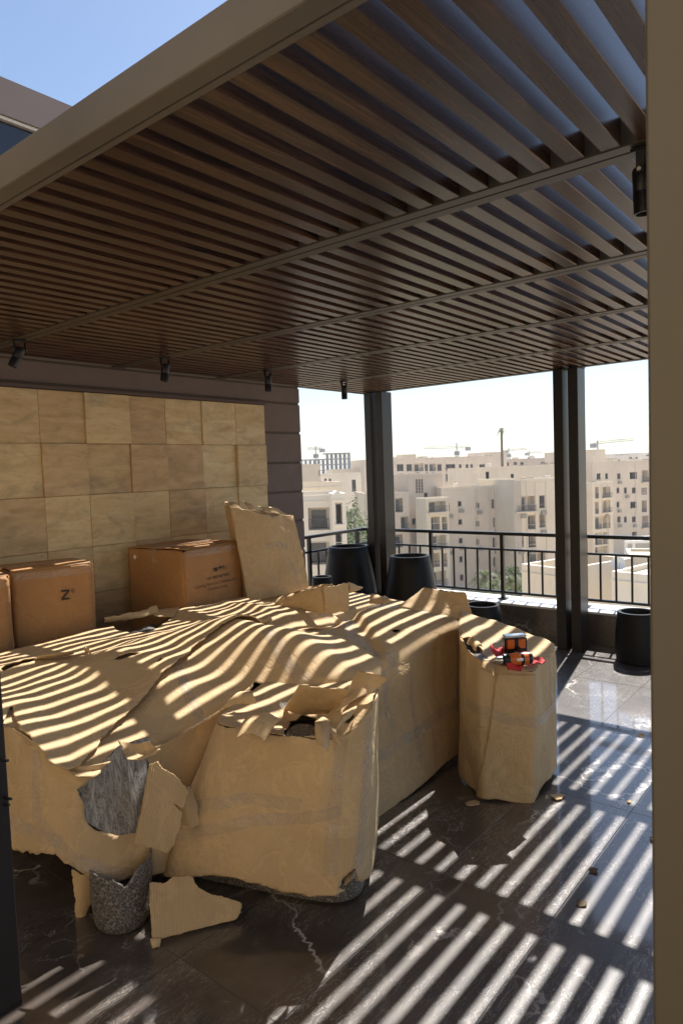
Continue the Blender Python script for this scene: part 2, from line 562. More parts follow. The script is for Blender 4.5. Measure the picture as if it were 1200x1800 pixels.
M_GROOVE = simple("brown_render_groove", (0.10, 0.075, 0.068), 0.9, var=0.07, scale=8)
M_GLASS = simple("dark_glass", (0.015, 0.017, 0.021), 0.06, 0.0, var=0.1, scale=2, spec=0.8)
M_STEEL = simple("chuck_steel", (0.55, 0.54, 0.52), 0.25, 1.0, var=0.1)
M_ORANGE = simple("orange_plastic", (0.55, 0.12, 0.012), 0.32, var=0.15, scale=20)
M_REDC = simple("red_cloth", (0.46, 0.022, 0.02), 0.75, var=0.2, scale=25, bmp=0.4)
M_INK = simple("black_ink", (0.022, 0.014, 0.010), 0.7, var=0.1)
M_INK2 = simple("brown_ink", (0.075, 0.042, 0.022), 0.7, var=0.1)
M_WHITE = simple("white_plastic", (0.7, 0.69, 0.66), 0.5, var=0.05)

def travertine():
    mt, nt, p = mat("travertine")
    v = coords(nt, "Object", (1, 1, 1), rnd=70.0)
    a = noise_tex(nt, coords(nt, "Object", (1.2, 1, 4.5), rnd=70.0), 3.0, 7, 0.62, 0.6)
    c = ramp(nt, a, [(0.28, (0.46, 0.32, 0.16)), (0.5, (0.57, 0.425, 0.24)), (0.72, (0.66, 0.525, 0.32))])
    oi = nt.nodes.new("ShaderNodeObjectInfo")
    c = mixc(nt, 0.7, c, ramp(nt, oi.outputs["Random"], [(0.0, (0.36, 0.34, 0.31)), (0.5, (0.5, 0.49, 0.48)), (1.0, (0.62, 0.61, 0.60))]), 'OVERLAY')
    gr = noise_tex(nt, coords(nt, "Object", (2.2, 2, 4.5), rnd=70.0), 1.5, 8, 0.70, 0.7)
    gm = ramp(nt, gr, [(0.50, (0, 0, 0)), (0.74, (1, 1, 1))])
    c = mixc(nt, math_(nt, 'MULTIPLY', gm, 0.6), c, (0.17, 0.155, 0.115))
    pits = ramp(nt, noise_tex(nt, coords(nt, "Object", (14, 20, 45), rnd=70.0), 1.6, 4, 0.7), [(0.62, (1, 1, 1)), (0.68, (0.5, 0.45, 0.4))])
    c = mixc(nt, 0.6, c, pits, 'MULTIPLY')
    nt.links.new(c, p.inputs["Base Color"])
    p.inputs["Roughness"].default_value = 0.62
    bump(nt, p, pits, 0.12, 0.004)
    return mt
M_TRAV = travertine()

# ================================================================== GROUND AND TERRACE
GZ = -21.0
ZP = 2.61                               # underside of the pergola
me = MB().box(-8, 6.5, -8, 4.68, -0.30, -0.006).mesh("terrace_floor", M_GROUT)
floor = tag(link("terrace_floor", me), kind="structure")
TX, TY = 1.0, 0.5
tile_me = MB().box(0.0008, TX - 0.0008, 0.0008, TY - 0.0008, -0.02, 0.0, 0.0007).mesh("floor_tile", M_FLOOR)
for i in range(-3, 8):
    for j in range(-6, 8):
        x0 = -1.55 + i * TX; y0 = 1.01 + j * TY
        if x0 > 5.5: continue
        if y0 + TY > 4.69 or x0 + TX > 6.46:
            continue
        o = link("floor_tile", tile_me, floor, (x0, y0, random.uniform(-0.0006, 0.0006)))
for k in range(14):                      # cut strip in front of the parapet
    y0 = -1.99 + k * TY
    if y0 + TY > 4.69: continue
    o = link("floor_tile", tile_me, floor, (5.45, y0, 0.0003))
edge_me = MB().box(0.0015, 0.047, 0.0015, TY - 0.0015, -0.02, 0.0, 0.0012).mesh("floor_tile", M_FLOOR)
for k in range(13):
    link("floor_tile", edge_me, floor, (6.45, -1.99 + k * TY, 0.0))

# parapet: dark marble upstand with pale sill, two runs
par = tag(empty("parapet", (6.5, 3, 0)), "low dark brown marble upstand with a pale sill along the terrace edge", "parapet")
def P(o_name, mb, mt, parent, **kw):
    """build in world coordinates, then hang under parent"""
    o = mb.build(o_name, mt, parent, **kw)
    o.matrix_parent_inverse = Matrix.Translation(-parent.location) if parent.rotation_euler.z == 0 else parent.matrix_basis.inverted()
    return o
P("core", MB().box(6.52, 6.86, -4, 5.30, -0.4, 0.30), M_STUCCO, par)
y = -4.0
k = 0
while y < 5.0:
    P("marble_panel", MB().box(6.5, 6.518, y + .001, min(y + 1.2, 5.0) - .001, 0.0, 0.300, 0.001), M_PLINTH, par)
    P("sill_slab", MB().box(6.485, 6.88, y + .0015, min(y + 1.2, 5.28) - .0015, 0.302, 0.326, 0.003), M_SILL, par)
    y += 1.2; k += 1
P("core", MB().box(5.25, 6.50, 4.93, 5.30, -0.4, 0.30), M_STUCCO, par)
P("marble_panel", MB().box(5.25, 6.495, 4.905, 4.928, 0.0, 0.300, 0.001), M_PLINTH, par)
P("sill_slab", MB().box(5.25, 6.482, 4.89, 5.30, 0.302, 0.326, 0.003), M_SILL, par)

# railing
RX, RY = 6.68, 5.09
rail = tag(empty("railing", (RX, 3, 0.326)), "black metal railing with upright bars round the terrace edge", "railing")
ZT, ZM, ZB = 1.025, 0.855, 0.40
for z, w, h, nm in ((ZT, .05, .035, "top_rail"), (ZM, .03, .022, "mid_rail"), (ZB, .03, .025, "bottom_rail")):
    mb = MB().box(RX - w / 2, RX + w / 2, -4, RY + w / 2, z - h / 2, z + h / 2, 0.003)
    mb.box(5.26, RX - w / 2 - .001, RY - w / 2, RY + w / 2, z - h / 2, z + h / 2, 0.003)
    P(nm, mb, M_BLACK, rail)
post_me = MB().box(-.018, .018, -.018, .018, 0.338, ZT - .018).box(-.05, .05, -.04, .04, 0.326, 0.338).mesh("post", M_BLACK)
bal_me = MB().box(-.009, .009, -.009, .009, ZB + .0125, ZM - .011).mesh("baluster", M_BLACK)
inv = Matrix.Translation(-rail.location)
py = 5.0 - 0.005
for k in range(10):
    yy = 5.0 - 0.88 * k
    o = link("post", post_me, rail, (RX, yy, 0)); o.matrix_parent_inverse = inv
    for j in range(1, 6):
        o = link("baluster", bal_me, rail, (RX, yy - 0.1467 * j, 0)); o.matrix_parent_inverse = inv
for k in range(2):
    xx = 6.56 - 0.88 * k
    o = link("post", post_me, rail, (xx, RY, 0)); o.matrix_parent_inverse = inv
    for j in range(1, 6):
        if xx - .1467 * j > 5.28:
            o = link("baluster", bal_me, rail, (xx - 0.1467 * j, RY, 0)); o.matrix_parent_inverse = inv

# ================================================================== HOUSE WALL
wall = tag(empty("house_wall", (2.0, 4.73, 0)), "brown rendered house wall with grooves, faced with beige travertine tiles", "wall")
WY = 4.735
zs = [1.558 - 0.297 * k for k in range(5, -1, -1)] + [1.851, 2.149, 2.444]
edges = [-0.1] + zs + [2.61]
for a, b in zip(edges[:-1], edges[1:]):
    P("render_band", MB().box(-5, 5.22, WY, 5.2, a + 0.012, b - 0.012), M_STUCCO, wall)
P("groove_back", MB().box(-5, 5.214, WY + .010, 5.15, -0.1, 2.62), M_GROOVE, wall)
P("upper_band", MB().box(-5, 5.22, WY, 5.2, 2.612, 4.2), M_GLASS, wall)
P("white_trim", MB().box(-5, 5.222, WY - .03, 5.2, 4.202, 4.222), M_WHITE, wall)
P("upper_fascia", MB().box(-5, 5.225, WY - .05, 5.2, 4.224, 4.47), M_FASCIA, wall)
P("lintel_shadow_strip", MB().box(-5, 4.69, WY - .045, WY - .002, 2.408, 2.43), M_GROOVE, wall)  # solid dark strip stands in for the shade of a gap
xj = [4.683]
for wdt in (.372, .39, .379, .352, .381, .352, .375, .37, .38):
    xj.append(xj[-1] - wdt)
rows = [2.403, 2.021, 1.638, 1.245, 0.893, 0.51, 0.13, -0.02]
proud = {(0, 0): .030, (0, 1): .030, (1, 0): .042, (1, 1): .012, (0, 2): .018, (0, 4): .038, (1, 4): .012, (0, 5): .018, (1, 5): .040, (1, 6): .022, (2, 4): .034, (2, 5): .03, (1, 2): .020, (1, 3): .028, (2, 0): .03, (2, 1): .02}
for r in range(len(rows) - 1):
    for c in range(len(xj) - 1):
        d = proud.get((r, c), random.uniform(0.014, 0.036))
        x1, x0 = xj[c], xj[c + 1]
        w2, h2 = (x1 - x0) / 2, (rows[r] - rows[r + 1]) / 2
        tm = MB().box(-w2 + .001, w2 - .001, -d, -.001, -h2 + .001, h2 - .001, 0.0025).mesh("stone_tile", M_TRAV)
        o = link("stone_tile", tm, wall, ((x0 + x1) / 2, WY, (rows[r] + rows[r + 1]) / 2))
        o.matrix_parent_inverse = Matrix.Translation(-wall.location)

# the sunlit front of the house behind the camera, terrace paving running up to it
M_HOUSE = simple("warm_house_render", (0.62, 0.49, 0.315), 0.9, var=0.06, scale=2)
hf = tag(empty("house_front", (-3.2, 0, 0)), "warm beige house front at the back of the terrace, with a glazed door", "wall")
def Q(nm, mb, mt, par_=hf):
    o = mb.build(nm, mt, par_); o.matrix_parent_inverse = Matrix.Translation(-par_.location); return o
Q("wall", MB().box(-3.6, -3.2, -8, -1.2, -.1, 5.6).box(-3.6, -3.2, 1.2, 5.2, -.1, 5.6).box(-3.6, -3.2, -1.2, 1.2, 2.5, 5.6), M_HOUSE)
Q("sliding_door", MB().box(-3.5, -3.46, -1.2, 1.2, 0, 2.5), M_GLASS)
Q("door_frame", MB().box(-3.45, -3.38, -1.2, -1.13, 0, 2.5).box(-3.45, -3.38, 1.13, 1.2, 0, 2.5).box(-3.45, -3.38, -.035, .035, 0, 2.43).box(-3.45, -3.38, -1.13, 1.13, 2.432, 2.5), M_POST)
Q("coping", MB().box(-3.65, -3.15, -8, 5.2, 5.602, 5.66), M_SILL)

# ================================================================== PERGOLA
perg = tag(empty("pergola", (3.6, 2.3, 0)), "brown pergola roof of walnut slats on dark bronze posts", "pergola")
YR, YL = -0.9, 4.70
P("front_beam", MB().box(0.993, 1.048, YR, YL, ZP, ZP + .095, 0.003), M_BRONZE, perg)
P("cross_bar", MB().box(1.051, 1.072, YR, YL, ZP + .001, ZP + .085, 0.002), M_BRONZE, perg)
BARS = [(2.012, 2.112), (3.052, 3.152), (4.092, 4.192), (5.152, 5.252)]
for a, b in BARS:
    mid = (a + b) / 2
    mb = MB().box(a, mid - .003, YR, YL, ZP + .001, ZP + .085, 0.002).box(mid + .003, b, YR, YL, ZP + .001, ZP + .085, 0.002)
    mb.box(mid - .0031, mid + .0031, YR, YL, ZP + .008, ZP + .07)
    P("cross_bar", mb, M_BARPAINT, perg)
P("end_beam", MB().box(6.225, 6.30, YR, YL, ZP, ZP + .095, 0.003), M_POST, perg)
BAYS = [(1.073, 2.011), (2.113, 3.051), (3.153, 4.091), (4.193, 5.151), (5.253, 6.224)]
inv = Matrix.Translation(-perg.location)
SW, SH = 0.054, 0.106
for a, b in BAYS:
    sm = MB().box(-(b - a) / 2, (b - a) / 2, -SW / 2, SW / 2, 0.004, SH, 0.0015).mesh("slat", M_WOOD)
    k = 0
    while True:
        yc = 4.6225 - 0.1 * k
        if yc < YR + .04: break
        o = link("slat", sm, perg, ((a + b) / 2, yc + random.uniform(-.0015, .0015), ZP)); o.matrix_parent_inverse = inv
        k += 1
P("side_beam", MB().box(0.993, 6.30, YL + .001, YL + .03, ZP, ZP + .095), M_BRONZE, perg)
# posts in pairs
for y0, y1 in ((2.235, 2.325), (2.375, 2.465), (4.40, 4.49), (4.555, 4.645)):
    P("post", MB().box(6.19, 6.385, y0, y1, 0.0, ZP - .001 if False else ZP - .001, 0.004), M_POST, perg)
P("base_plate", MB().box(6.17, 6.40, 2.21, 2.49, 0.0005, 0.004), M_POST, perg)
hk = P("post", MB().box(0.90, 1.00, 2.27, 2.40, 0.0, ZP - .001, 0.003), M_POST, perg)
for z0, ln in ((0.842, 0.03), (0.715, 0.035), (0.69, 0.018)):
    P("wire_end", MB().tube([(0.985, 2.268, z0), (0.99, 2.268 - ln, z0 + .004)], 0.005, 8), M_BLACK, perg)
P("end_beam", MB().box(6.301, 6.385, 2.23, 2.47, ZP, ZP + .09), M_POST, perg)

# near jamb on the right
jamb = tag(empty("door_jamb", (0.8, 0.2, 0)), "beige brown painted column standing close up along the right edge", "column")
d0 = at(1146, 900, 0.95)
P("column", MB().box(d0.x - .02, d0.x + .35, d0.y - .45, d0.y, 0.0, 2.55, 0.004), M_JAMB, jamb)
P("skirting", MB().box(d0.x - .025, d0.x + .355, d0.y - .455, d0.y + .0, 0.0, 0.09, 0.003), M_POST, jamb)

# spotlights under the bars
LBL = ["black spotlight under the slats at the far left, tilted to the left",
       "black spotlight hanging above the travertine wall, second from the left",
       "black spotlight hanging beside the end of the travertine wall",
       "black spotlight nearest the left pair of posts, against the sky",
       "large black spotlight at upper right, close to the beige column"]
for i, (sx, sy, tl, sc) in enumerate(((2.06, 4.13, 0.42, 1.0), (3.10, 4.10, 0.10, 1.0), (4.14, 4.10, 0.0, 1.0), (5.20, 4.13, 0.0, 1.0), (2.07, 0.555, -0.05, 1.0))):
    t = tag(empty("spotlight", (sx, sy, ZP)), LBL[i], "spotlight", "black spotlights under the pergola")
    MB().box(-.045, .045, -.03, .03, -.014, -.001, .003).build("ceiling_plate", M_BLACK, t)
    MB().box(-.043, -.037, -.012, .012, -.085, -.0145, .001).build("bracket_arm", M_BLACK, t)
    MB().box(.037, .043, -.012, .012, -.085, -.0145, .001).build("bracket_arm", M_BLACK, t)
    for sgn in (-1, 1):
        MB().tube([(sgn * .044, 0, -.075), (sgn * .050, 0, -.075)], .007, 10).build("screw", M_STEEL, t)
    body = MB().lathe([(.012, .02), (.030, .018), (.035, .01), (.035, -.06), (.0345, -.061), (.0345, -.064), (.035, -.065), (.035, -.135), (.030, -.135), (.028, -.12), (.005, -.118)], 28).build("lamp_body", M_BLACK, t, True)
    body.location = (0, 0, -.075); body.rotation_euler = (tl * .35, tl, 0)
    t.scale = (.82, .82, .82)

# ================================================================== WRAPPED FURNITURE
def proj(P_):
    V = P_ - np.array(EYE)
    w = V @ np.array(FW)
    return 600 + FPX * (V @ np.array(RT)) / w, 900 - FPX * (V @ np.array(UP)) / w

def pick(M, pts, s0, s1, t0, t1, n=320):
    """(s,t) on the surface M that lie under the given picture points"""
    S, T = np.meshgrid(np.linspace(s0, s1, n), np.linspace(t0, t1, n), indexing='ij')
    S = S.ravel(); T = T.ravel()
    X, Y = proj(M(S, T))
    out = []
    for p in pts:
        k = int(((X - p[0]) ** 2 + (Y - p[1]) ** 2).argmin())
        out.append((float(S[k]), float(T[k])) + tuple(p[2:]))
    return out

def onz(x, y, z):
    d = ray(x, y)
    return EYE + d * ((z - EYE.z) / d.z)

# ---------------- the big sofa
sofa = tag(empty("wrapped_sofa", (2.5, 3.0, 0)), "large sofa bundled in torn brown cardboard, striped with sunlight, in front of the travertine wall", "sofa")
def hang(o, root):
    o.matrix_parent_inverse = Matrix.Translation(-root.location)
    return o

SEAM = (Vector((3.62, 3.05)), Vector((2.80, 2.02)))
def seam_d(x, y):
    d = (SEAM[1] - SEAM[0]); L = d.length; d /= L
    return (x - SEAM[0].x) * d.y - (y - SEAM[0].y) * d.x      # >0 on the left side
def yline(x):
    return 2.42 - 0.385 * sstep(2.15, 2.62, x)
def ztop(x, y):
    zf = 0.630 + 0.03 * sstep(1.7, 2.2, x) + 0.09 * sstep(2.2, 2.65, x) + 0.05 * sstep(2.7, 3.6, x)
    rise = np.clip(y - yline(x), -0.05, 1.2)
    k = 0.24 + 0.17 * sstep(1.7, 2.1, x) - 0.15 * sstep(2.6, 2.9, x)
    lim = 0.62 - 0.16 * sstep(1.7, 2.1, x) - 0.08 * sstep(2.5, 2.9, x)
    up = k * (lim - np.log1p(np.exp((lim - rise) * 14)) / 14)
    z = zf + up
    zb = 0.785 - 0.085 * sstep(2.75, 3.0, x) * sstep(3.15, 2.95, y)
    z = z + (zb - z) * sstep(2.9 - .42 * sstep(2.65, 3.0, x), 3.5 - .68 * sstep(2.65, 3.0, x), y)
    wv = np.sin(2 * np.pi * (x * 1.02 - 0.35 * y) / 0.40 + 1.3 * vnoise(x * 1.6, y * 1.6, 4)) * 0.5 + 0.5
    wv = wv ** 1.6
    z = z - 0.006 + (0.006 + 0.018 * sstep(1.9, 2.3, x) * sstep(3.1, 2.8, x) * sstep(3.1, 2.8, y)) * wv * sstep(3.75, 3.2, x) * sstep(1.3, 1.7, x) * (0.55 + 0.45 * vnoise(x * 1.3, y * 2.2, 8))
    z = z + 0.024 * lnoise(x * 2.1, y * 2.1, 12) + 0.005 * lnoise(x * 6, y * 6, 14)
    sdist = seam_d(x, y)
    z = z + 0.022 * sstep(0.03, -0.05, sdist) - 0.012 * np.exp(-(sdist / 0.025) ** 2)
    z = z + 0.004 * crease(x * 3.2, y * 3.2, 2)
    return z
R0 = 0.055; A0 = R0 * math.pi / 2
def yfront(x):
    return yline(x) - 0.30 * (1 - sstep(1.50, 1.68, x))
def M_cover(s, t):
    y0 = yfront(s)
    ang = np.clip((t + A0 / 2) / A0, 0, 1) * math.pi / 2      # 0 on side, 90 deg on top
    y = np.where(t > A0 / 2, y0 + R0 + (t - A0 / 2), y0 + R0 * (1 - np.cos(ang)))
    yy = np.maximum(y, y0)
    zt = ztop(s, np.where(t > -A0 / 2, yy, y0 + 0.0))
    z = np.where(t < -A0 / 2, zt - R0 + (t + A0 / 2), zt - R0 * (1 - np.sin(ang)))
    side = sstep(-0.02, -0.12, t)
    y = y - side * (0.024 * lnoise(s * 2.6, t * 1.6, 31) + 0.004 * lnoise(s * 9, t * 7, 33) + 0.018 * crease(s * 2.0, t * 1.4, 9) + 0.02 * sstep(-.2, -.75, t))
    return np.stack([s, y, z], 1)
lip = pick(M_cover, [(12, 1280, .012), (40, 1300, .012), (75, 1318, .016), (110, 1348, .016), (140, 1368, .010), (165, 1368, .006), (188, 1342, .006), (212, 1326, .004), (238, 1313, .004)], 1.0, 1.9, -0.12, 1.0)
cover = [(3.63, -0.79, .006), (3.63, 1.25), (1.20, 1.25)] + lip + [(1.70, -0.02), (1.70, -0.40), (2.2, -0.60, .01), (2.45, -0.74)]
smallhole = pick(M_cover, [(424, 1222, .006), (440, 1211, .004), (446, 1198, .004), (462, 1204, .004), (478, 1207, .005), (478, 1222, .004), (450, 1230, .004)], 1.7, 2.6, -0.2, 0.5)
dark1 = pick(M_cover, [(686, 1108, .002), (697, 1106, .002), (705, 1109, .002), (693, 1113, .002)], 2.6, 3.6, 0, 1.0)
hang(poly_sheet("lower_cover", M_WRAP, M_cover, cover, [smallhole, dark1], 0.011, sofa, 0.005, 3), sofa)

# upper sheet lying over the left and rear half
EDGE_PX = [(22, 1262), (36, 1290), (55, 1294), (85, 1308), (118, 1308), (150, 1284), (200, 1237), (250, 1202), (300, 1170), (345, 1141), (390, 1122), (440, 1111), (470, 1098), (530, 1083), (582, 1076)]
EDGE = np.array([tuple(onz(x, y, 0.70 + .14 * min(1, x / 330)).xy) for x, y in EDGE_PX])
def edge_dist(x, y):
    d = np.full(np.shape(x), 9.0)
    for i in range(len(EDGE) - 1):
        a, b = EDGE[i], EDGE[i + 1]
        ab = b - a
        u = np.clip(((x - a[0]) * ab[0] + (y - a[1]) * ab[1]) / (ab @ ab), 0, 1)
        d = np.minimum(d, np.hypot(x - a[0] - u * ab[0], y - a[1] - u * ab[1]))
    return d
def bmp(x, y, cx, cy, sx, sy, h, ang=0.0):
    c, s = math.cos(ang), math.sin(ang)
    u = (x - cx) * c + (y - cy) * s; v = -(x - cx) * s + (y - cy) * c
    return h * np.exp(-(u / sx) ** 2 - (v / sy) ** 2)
def M_upper(s, t):
    d = edge_dist(s, t)
    z = ztop(s, t) + 0.010 + (0.022 + 0.016 * vnoise(s * 3.1, t * 3.1, 5)) * np.exp(-(d / 0.10) ** 2)
    z = z + bmp(s, t, 1.95, 3.15, .16, .10, .022, .5) + bmp(s, t, 2.25, 3.35, .10, .16, .022) + bmp(s, t, 1.55, 3.55, .25, .05, .022, .1)
    z = z + bmp(s, t, 2.9, 3.5, .07, .5, .022, -.3) + bmp(s, t, 3.3, 3.5, .06, .4, .02, -.2)
    z = z + 0.005 * crease(s * 2.7 + 4, t * 2.7, 21) + 0.014 * lnoise(s * 2.6, t * 2.6, 25)
    return np.stack([s, t, z], 1)
edge_uv = [(float(a), float(b), .008) for a, b in EDGE]
upper = edge_uv + [(3.58, 3.90, .006), (3.0, 3.965, .006), (1.9, 3.97), (1.22, 3.97), (1.24, 2.85)]
rear_hole = pick(M_upper, [(198, 1098, .006), (204, 1108, .006), (232, 1113, .006), (262, 1112, .01), (285, 1098, .006), (304, 1084, .005), (296, 1077, .004), (262, 1078, .004)], 1.9, 3.4, 3.2, 4.0)
slit1 = pick(M_upper, [(196, 1160, .002), (215, 1151, .003), (232, 1146, .002), (247, 1148, .002), (238, 1152, .003), (212, 1160, .003)], 1.4, 2.8, 2.6, 4.0)
slit2 = pick(M_upper, [(2, 1176, .002), (40, 1160, .003), (95, 1152, .002), (100, 1154, .002), (48, 1167, .003), (6, 1181, .002)], 1.2, 2.4, 2.9, 4.0)
slit3 = pick(M_upper, [(274, 1164, .001), (285, 1155, .001), (290, 1153, .001), (281, 1164, .001)], 1.6, 3.0, 2.6, 4.0)
hang(poly_sheet("upper_cover", M_WRAP, M_upper, upper, [rear_hole, slit1, slit2, slit3], 0.011, sofa, 0.006, 9), sofa)
# what shows in the holes
hang(poly_sheet("dark_wrap", M_BLACKFILM, lambda s, t: np.stack([s, t, 0.735 + 0.012 * fbm(s * 9, t * 9, 5, 4) - .03 * crease(s * 6, t * 6, 3)], 1),
                [(2.2, 3.4), (3.05, 3.4), (3.05, 4.0), (2.2, 4.0)], (), 0.02, sofa, 0.0, 4), sofa)
F1, L1, T1 = flap_fn(onz(188, 1094, .79), onz(282, 1078, .79), onz(276, 1064, .84), onz(184, 1086, .83), 0.008, 0.01, 4)
hang(poly_sheet("torn_flap", M_WRAP2, F1, [(0, 0, .004), (L1, 0, .006), (L1, T1, .010), (0, T1, .010)], (), 0.010, sofa, 0.005, 8), sofa)
F1, L1, T1 = flap_fn(onz(272, 1084, .79), onz(306, 1084, .79), onz(318, 1066, .80), onz(268, 1072, .80), 0.006, 0.0, 5)
hang(poly_sheet("torn_flap", M_WRAP, F1, [(0, 0, .006), (L1, 0, .004), (L1, T1, .006), (0, T1, .006)], (), 0.010, sofa, 0.005, 9), sofa)
for q, sd_ in (((196, 1158), (247, 1147), (240, 1139), (205, 1149)), 3), (((60, 1160), (130, 1150), (128, 1144), (66, 1152)), 6), (((452, 1099), (478, 1090), (474, 1083), (455, 1090)), 7), (((150, 1144), (160, 1150), (158, 1138), (150, 1136)), 8):
    c = [onz(*q[0], .80), onz(*q[1], .80), onz(*q[2], .835), onz(*q[3], .835)]
    F1, L1, T1 = flap_fn(*c, 0.006, 0.004, sd_)
    hang(poly_sheet("torn_flap", M_WRAP, F1, [(0, 0), (L1, 0, .004), (L1, T1, .008), (0, T1, .006)], (), 0.008, sofa, 0.004, sd_), sofa)

# skirt round the left corner
pf, PL = path_fn([(1.33, 3.98), (1.31, 3.0), (1.31, 2.64), (1.37, 2.47), (1.50, 2.41), (1.75, 2.40), (2.25, 2.41)], 3)
def M_skirt(s, t):
    p = pf(s)
    q = pf(np.clip(s + .01, 0, PL)) - pf(np.clip(s - .01, 0, PL))
    nx, ny = q[:, 1], -q[:, 0]
    L = np.hypot(nx, ny) + 1e-9; nx = -nx / L; ny = -ny / L      # outward
    sgn = -1.0
    w = 0.020 * lnoise(s * 4.2, t * 2.2, 44) + 0.004 * lnoise(s * 12, t * 9, 45) + 0.018 * crease(s * 3.3, t * .8 + 3, 13) + 0.10 * (1 - np.clip(t / .62, 0, 1)) - 0.03 * sstep(.24, .12, t) * sstep(.6, 1.1, s)
    return np.stack([p[:, 0] + sgn * nx * w, p[:, 1] + sgn * ny * w, t], 1)
sk_bot = pick(M_skirt, [(24, 1492, .012), (60, 1499, .010), (100, 1499, .010), (122, 1515, .006), (140, 1530, .008), (160, 1548, .008), (190, 1556, .004), (232, 1541, .004), (268, 1538, .006), (300, 1530), (335, 1520)], 0.2, PL, 0.0, 0.74)
sk_hole = pick(M_skirt, [(134, 1388, .004), (150, 1378, .003), (168, 1362, .004), (214, 1318, .003), (245, 1310, .006), (264, 1300, .005), (262, 1345, .003), (252, 1400, .003), (238, 1464, .003), (214, 1468, .004), (196, 1466, .005), (168, 1460, .006), (152, 1444, .006), (150, 1414, .005)], 0.6, PL, 0.2, 0.74)
sk_top = []
for s_ in np.linspace(PL - .02, 0.0, 40):
    q_ = pf(np.array([s_]))[0]
    sk_top.append((float(s_), float(ztop(np.array([q_[0] + .04]), np.array([q_[1] + .05]))[0]) - .004, .002))
skirt = [(0.0, .24)] + sk_bot + [(PL - .02, .2)] + sk_top
hang(poly_sheet("skirt", M_WRAP, M_skirt, skirt, [sk_hole], 0.011, sofa, 0.005, 15), sofa)
# grey boucle body inside, and the film over it
core = MB()
def rounded_block(pts, z0, z1, inset=0.0, r=0.05, ch=3):
    f, L = path_fn(pts + [pts[0]], ch)
    n = 90
    ring = f(np.linspace(0, L, n, endpoint=False))
    c = ring.mean(0)
    v = []; fc = []
    prof = [(1 - r * 1.6, z0), (1 - r * .5, z0 + r * .15), (1, z0 + r * .8), (1, z1 - r), (1 - r * .3, z1 - r * .3), (1 - r * 1.2, z1)]
    mb = MB()
    for k, (sc_, z) in enumerate(prof):
        for p in ring:
            q = c + (p - c) * sc_
            mb.v.append((q[0], q[1], z))
    for k in range(len(prof) - 1):
        for j in range(n):
            a = k * n + j; b = k * n + (j + 1) % n
            mb.f.append((a, b, b + n, a + n))
    mb.f.append(tuple(range(n - 1, -1, -1))); mb.f.append(tuple((len(prof) - 1) * n + j for j in range(n)))
    return mb
cb = rounded_block([(1.40, 3.9), (1.40, 2.60), (1.50, 2.50), (2.4, 2.50), (2.7, 2.12), (3.5, 2.12), (3.56, 3.0), (3.5, 3.9)], 0.20, 0.60, 0, .03, 2)
hang(cb.build("upholstered_body", M_WOOL, sofa, True), sofa)
fpx = pick(M_skirt, [(128, 1386), (160, 1360), (214, 1312), (268, 1296), (262, 1360), (240, 1470), (196, 1472), (148, 1446), (144, 1410)], 0.6, PL, 0.2, 0.74)
hang(poly_sheet("plastic_film", M_FILM, M_skirt, fpx, (), 0.012, sofa, 0.0, 17, off=-0.012), sofa)
hang(poly_sheet("boucle_panel", M_WOOL, M_skirt, fpx, (), 0.012, sofa, 0.0, 17, off=0.020 if False else -0.020), sofa)
# round foot with a torn felt sleeve
def M_foot(s, t):
    r = 0.118 - 0.010 * (1 - t / .26) + .003 * fbm(s * 20, t * 20, 3, 3) - .02 * np.exp(-(t / .02))
    a = s / 0.118
    return np.stack([1.452 + r * np.cos(a), 2.365 + r * np.sin(a), t], 1)
aC = math.atan2(-2.365, -1.452)
def sA(d): return (aC + d) * 0.118
hang(poly_sheet("foot", M_WOOL, M_foot, [(sA(-2.6), .002), (sA(2.6), .002), (sA(2.6), .26), (sA(.55), .26, .004), (sA(.12), .195, .005), (sA(-.25), .235, .006), (sA(-.8), .25, .005), (sA(-2.6), .26)], (), 0.011, sofa, 0.006, 5), sofa)
hang(MB().lathe([(.09, .01), (.09, .17)], 24, (1.452, 2.365, 0)).build("foot_core", M_BLACK, sofa), sofa)
# corrugated flaps hanging from the front
def ribbed(F, pitch=0.0105, amp=0.0021, along='s'):
    def G(s, t):
        P0 = F(s, t); e = 1e-3
        n = np.cross(F(s + e, t) - P0, F(s, t + e) - P0); n /= np.linalg.norm(n, axis=1)[:, None] + 1e-12
        return P0 + n * (amp * np.sin(2 * np.pi * (s if along == 's' else t) / pitch))[:, None]
    return G
def onplane(x, y, P0, nrm):
    d = ray(x, y); nrm = Vector(nrm)
    return EYE + d * ((Vector(P0) - EYE).dot(nrm) / d.dot(nrm))
p0 = (1.5, 2.225, .5); n0 = (-.30, -1, .12)
c = [onplane(234, 1484, p0, n0), onplane(338, 1504, p0, n0), onplane(352, 1372, p0, n0), onplane(262, 1338, p0, n0)]
F2, L2, T2 = flap_fn(*c, 0.016, 0.012, 6, 0.003)
G2 = ribbed(F2)
o2 = pick(G2, [(237, 1483, .002), (262, 1490, .004), (298, 1500, .005), (318, 1452, .005), (322, 1430, .003), (304, 1412, .003), (322, 1420, .006), (332, 1392, .006), (310, 1366, .004), (288, 1352, .004), (278, 1338, .003), (262, 1344, .002)], -.05, L2 + .05, -.05, T2 + .05)
hang(poly_sheet("corrugated_flap", M_WRAP2, G2, o2, (), 0.0035, sofa, 0.003, 21), sofa)
c = [onplane(318, 1448, (1.6, 2.24, .4), (0, -1, .1)), onplane(356, 1448, (1.6, 2.18, .4), (0, -1, .1)), onplane(335, 1382, (1.6, 2.22, .4), (0, -1, .1)), onplane(316, 1384, (1.6, 2.24, .4), (0, -1, .1))]
F2, L2, T2 = flap_fn(*c, 0.01, 0.02, 8)
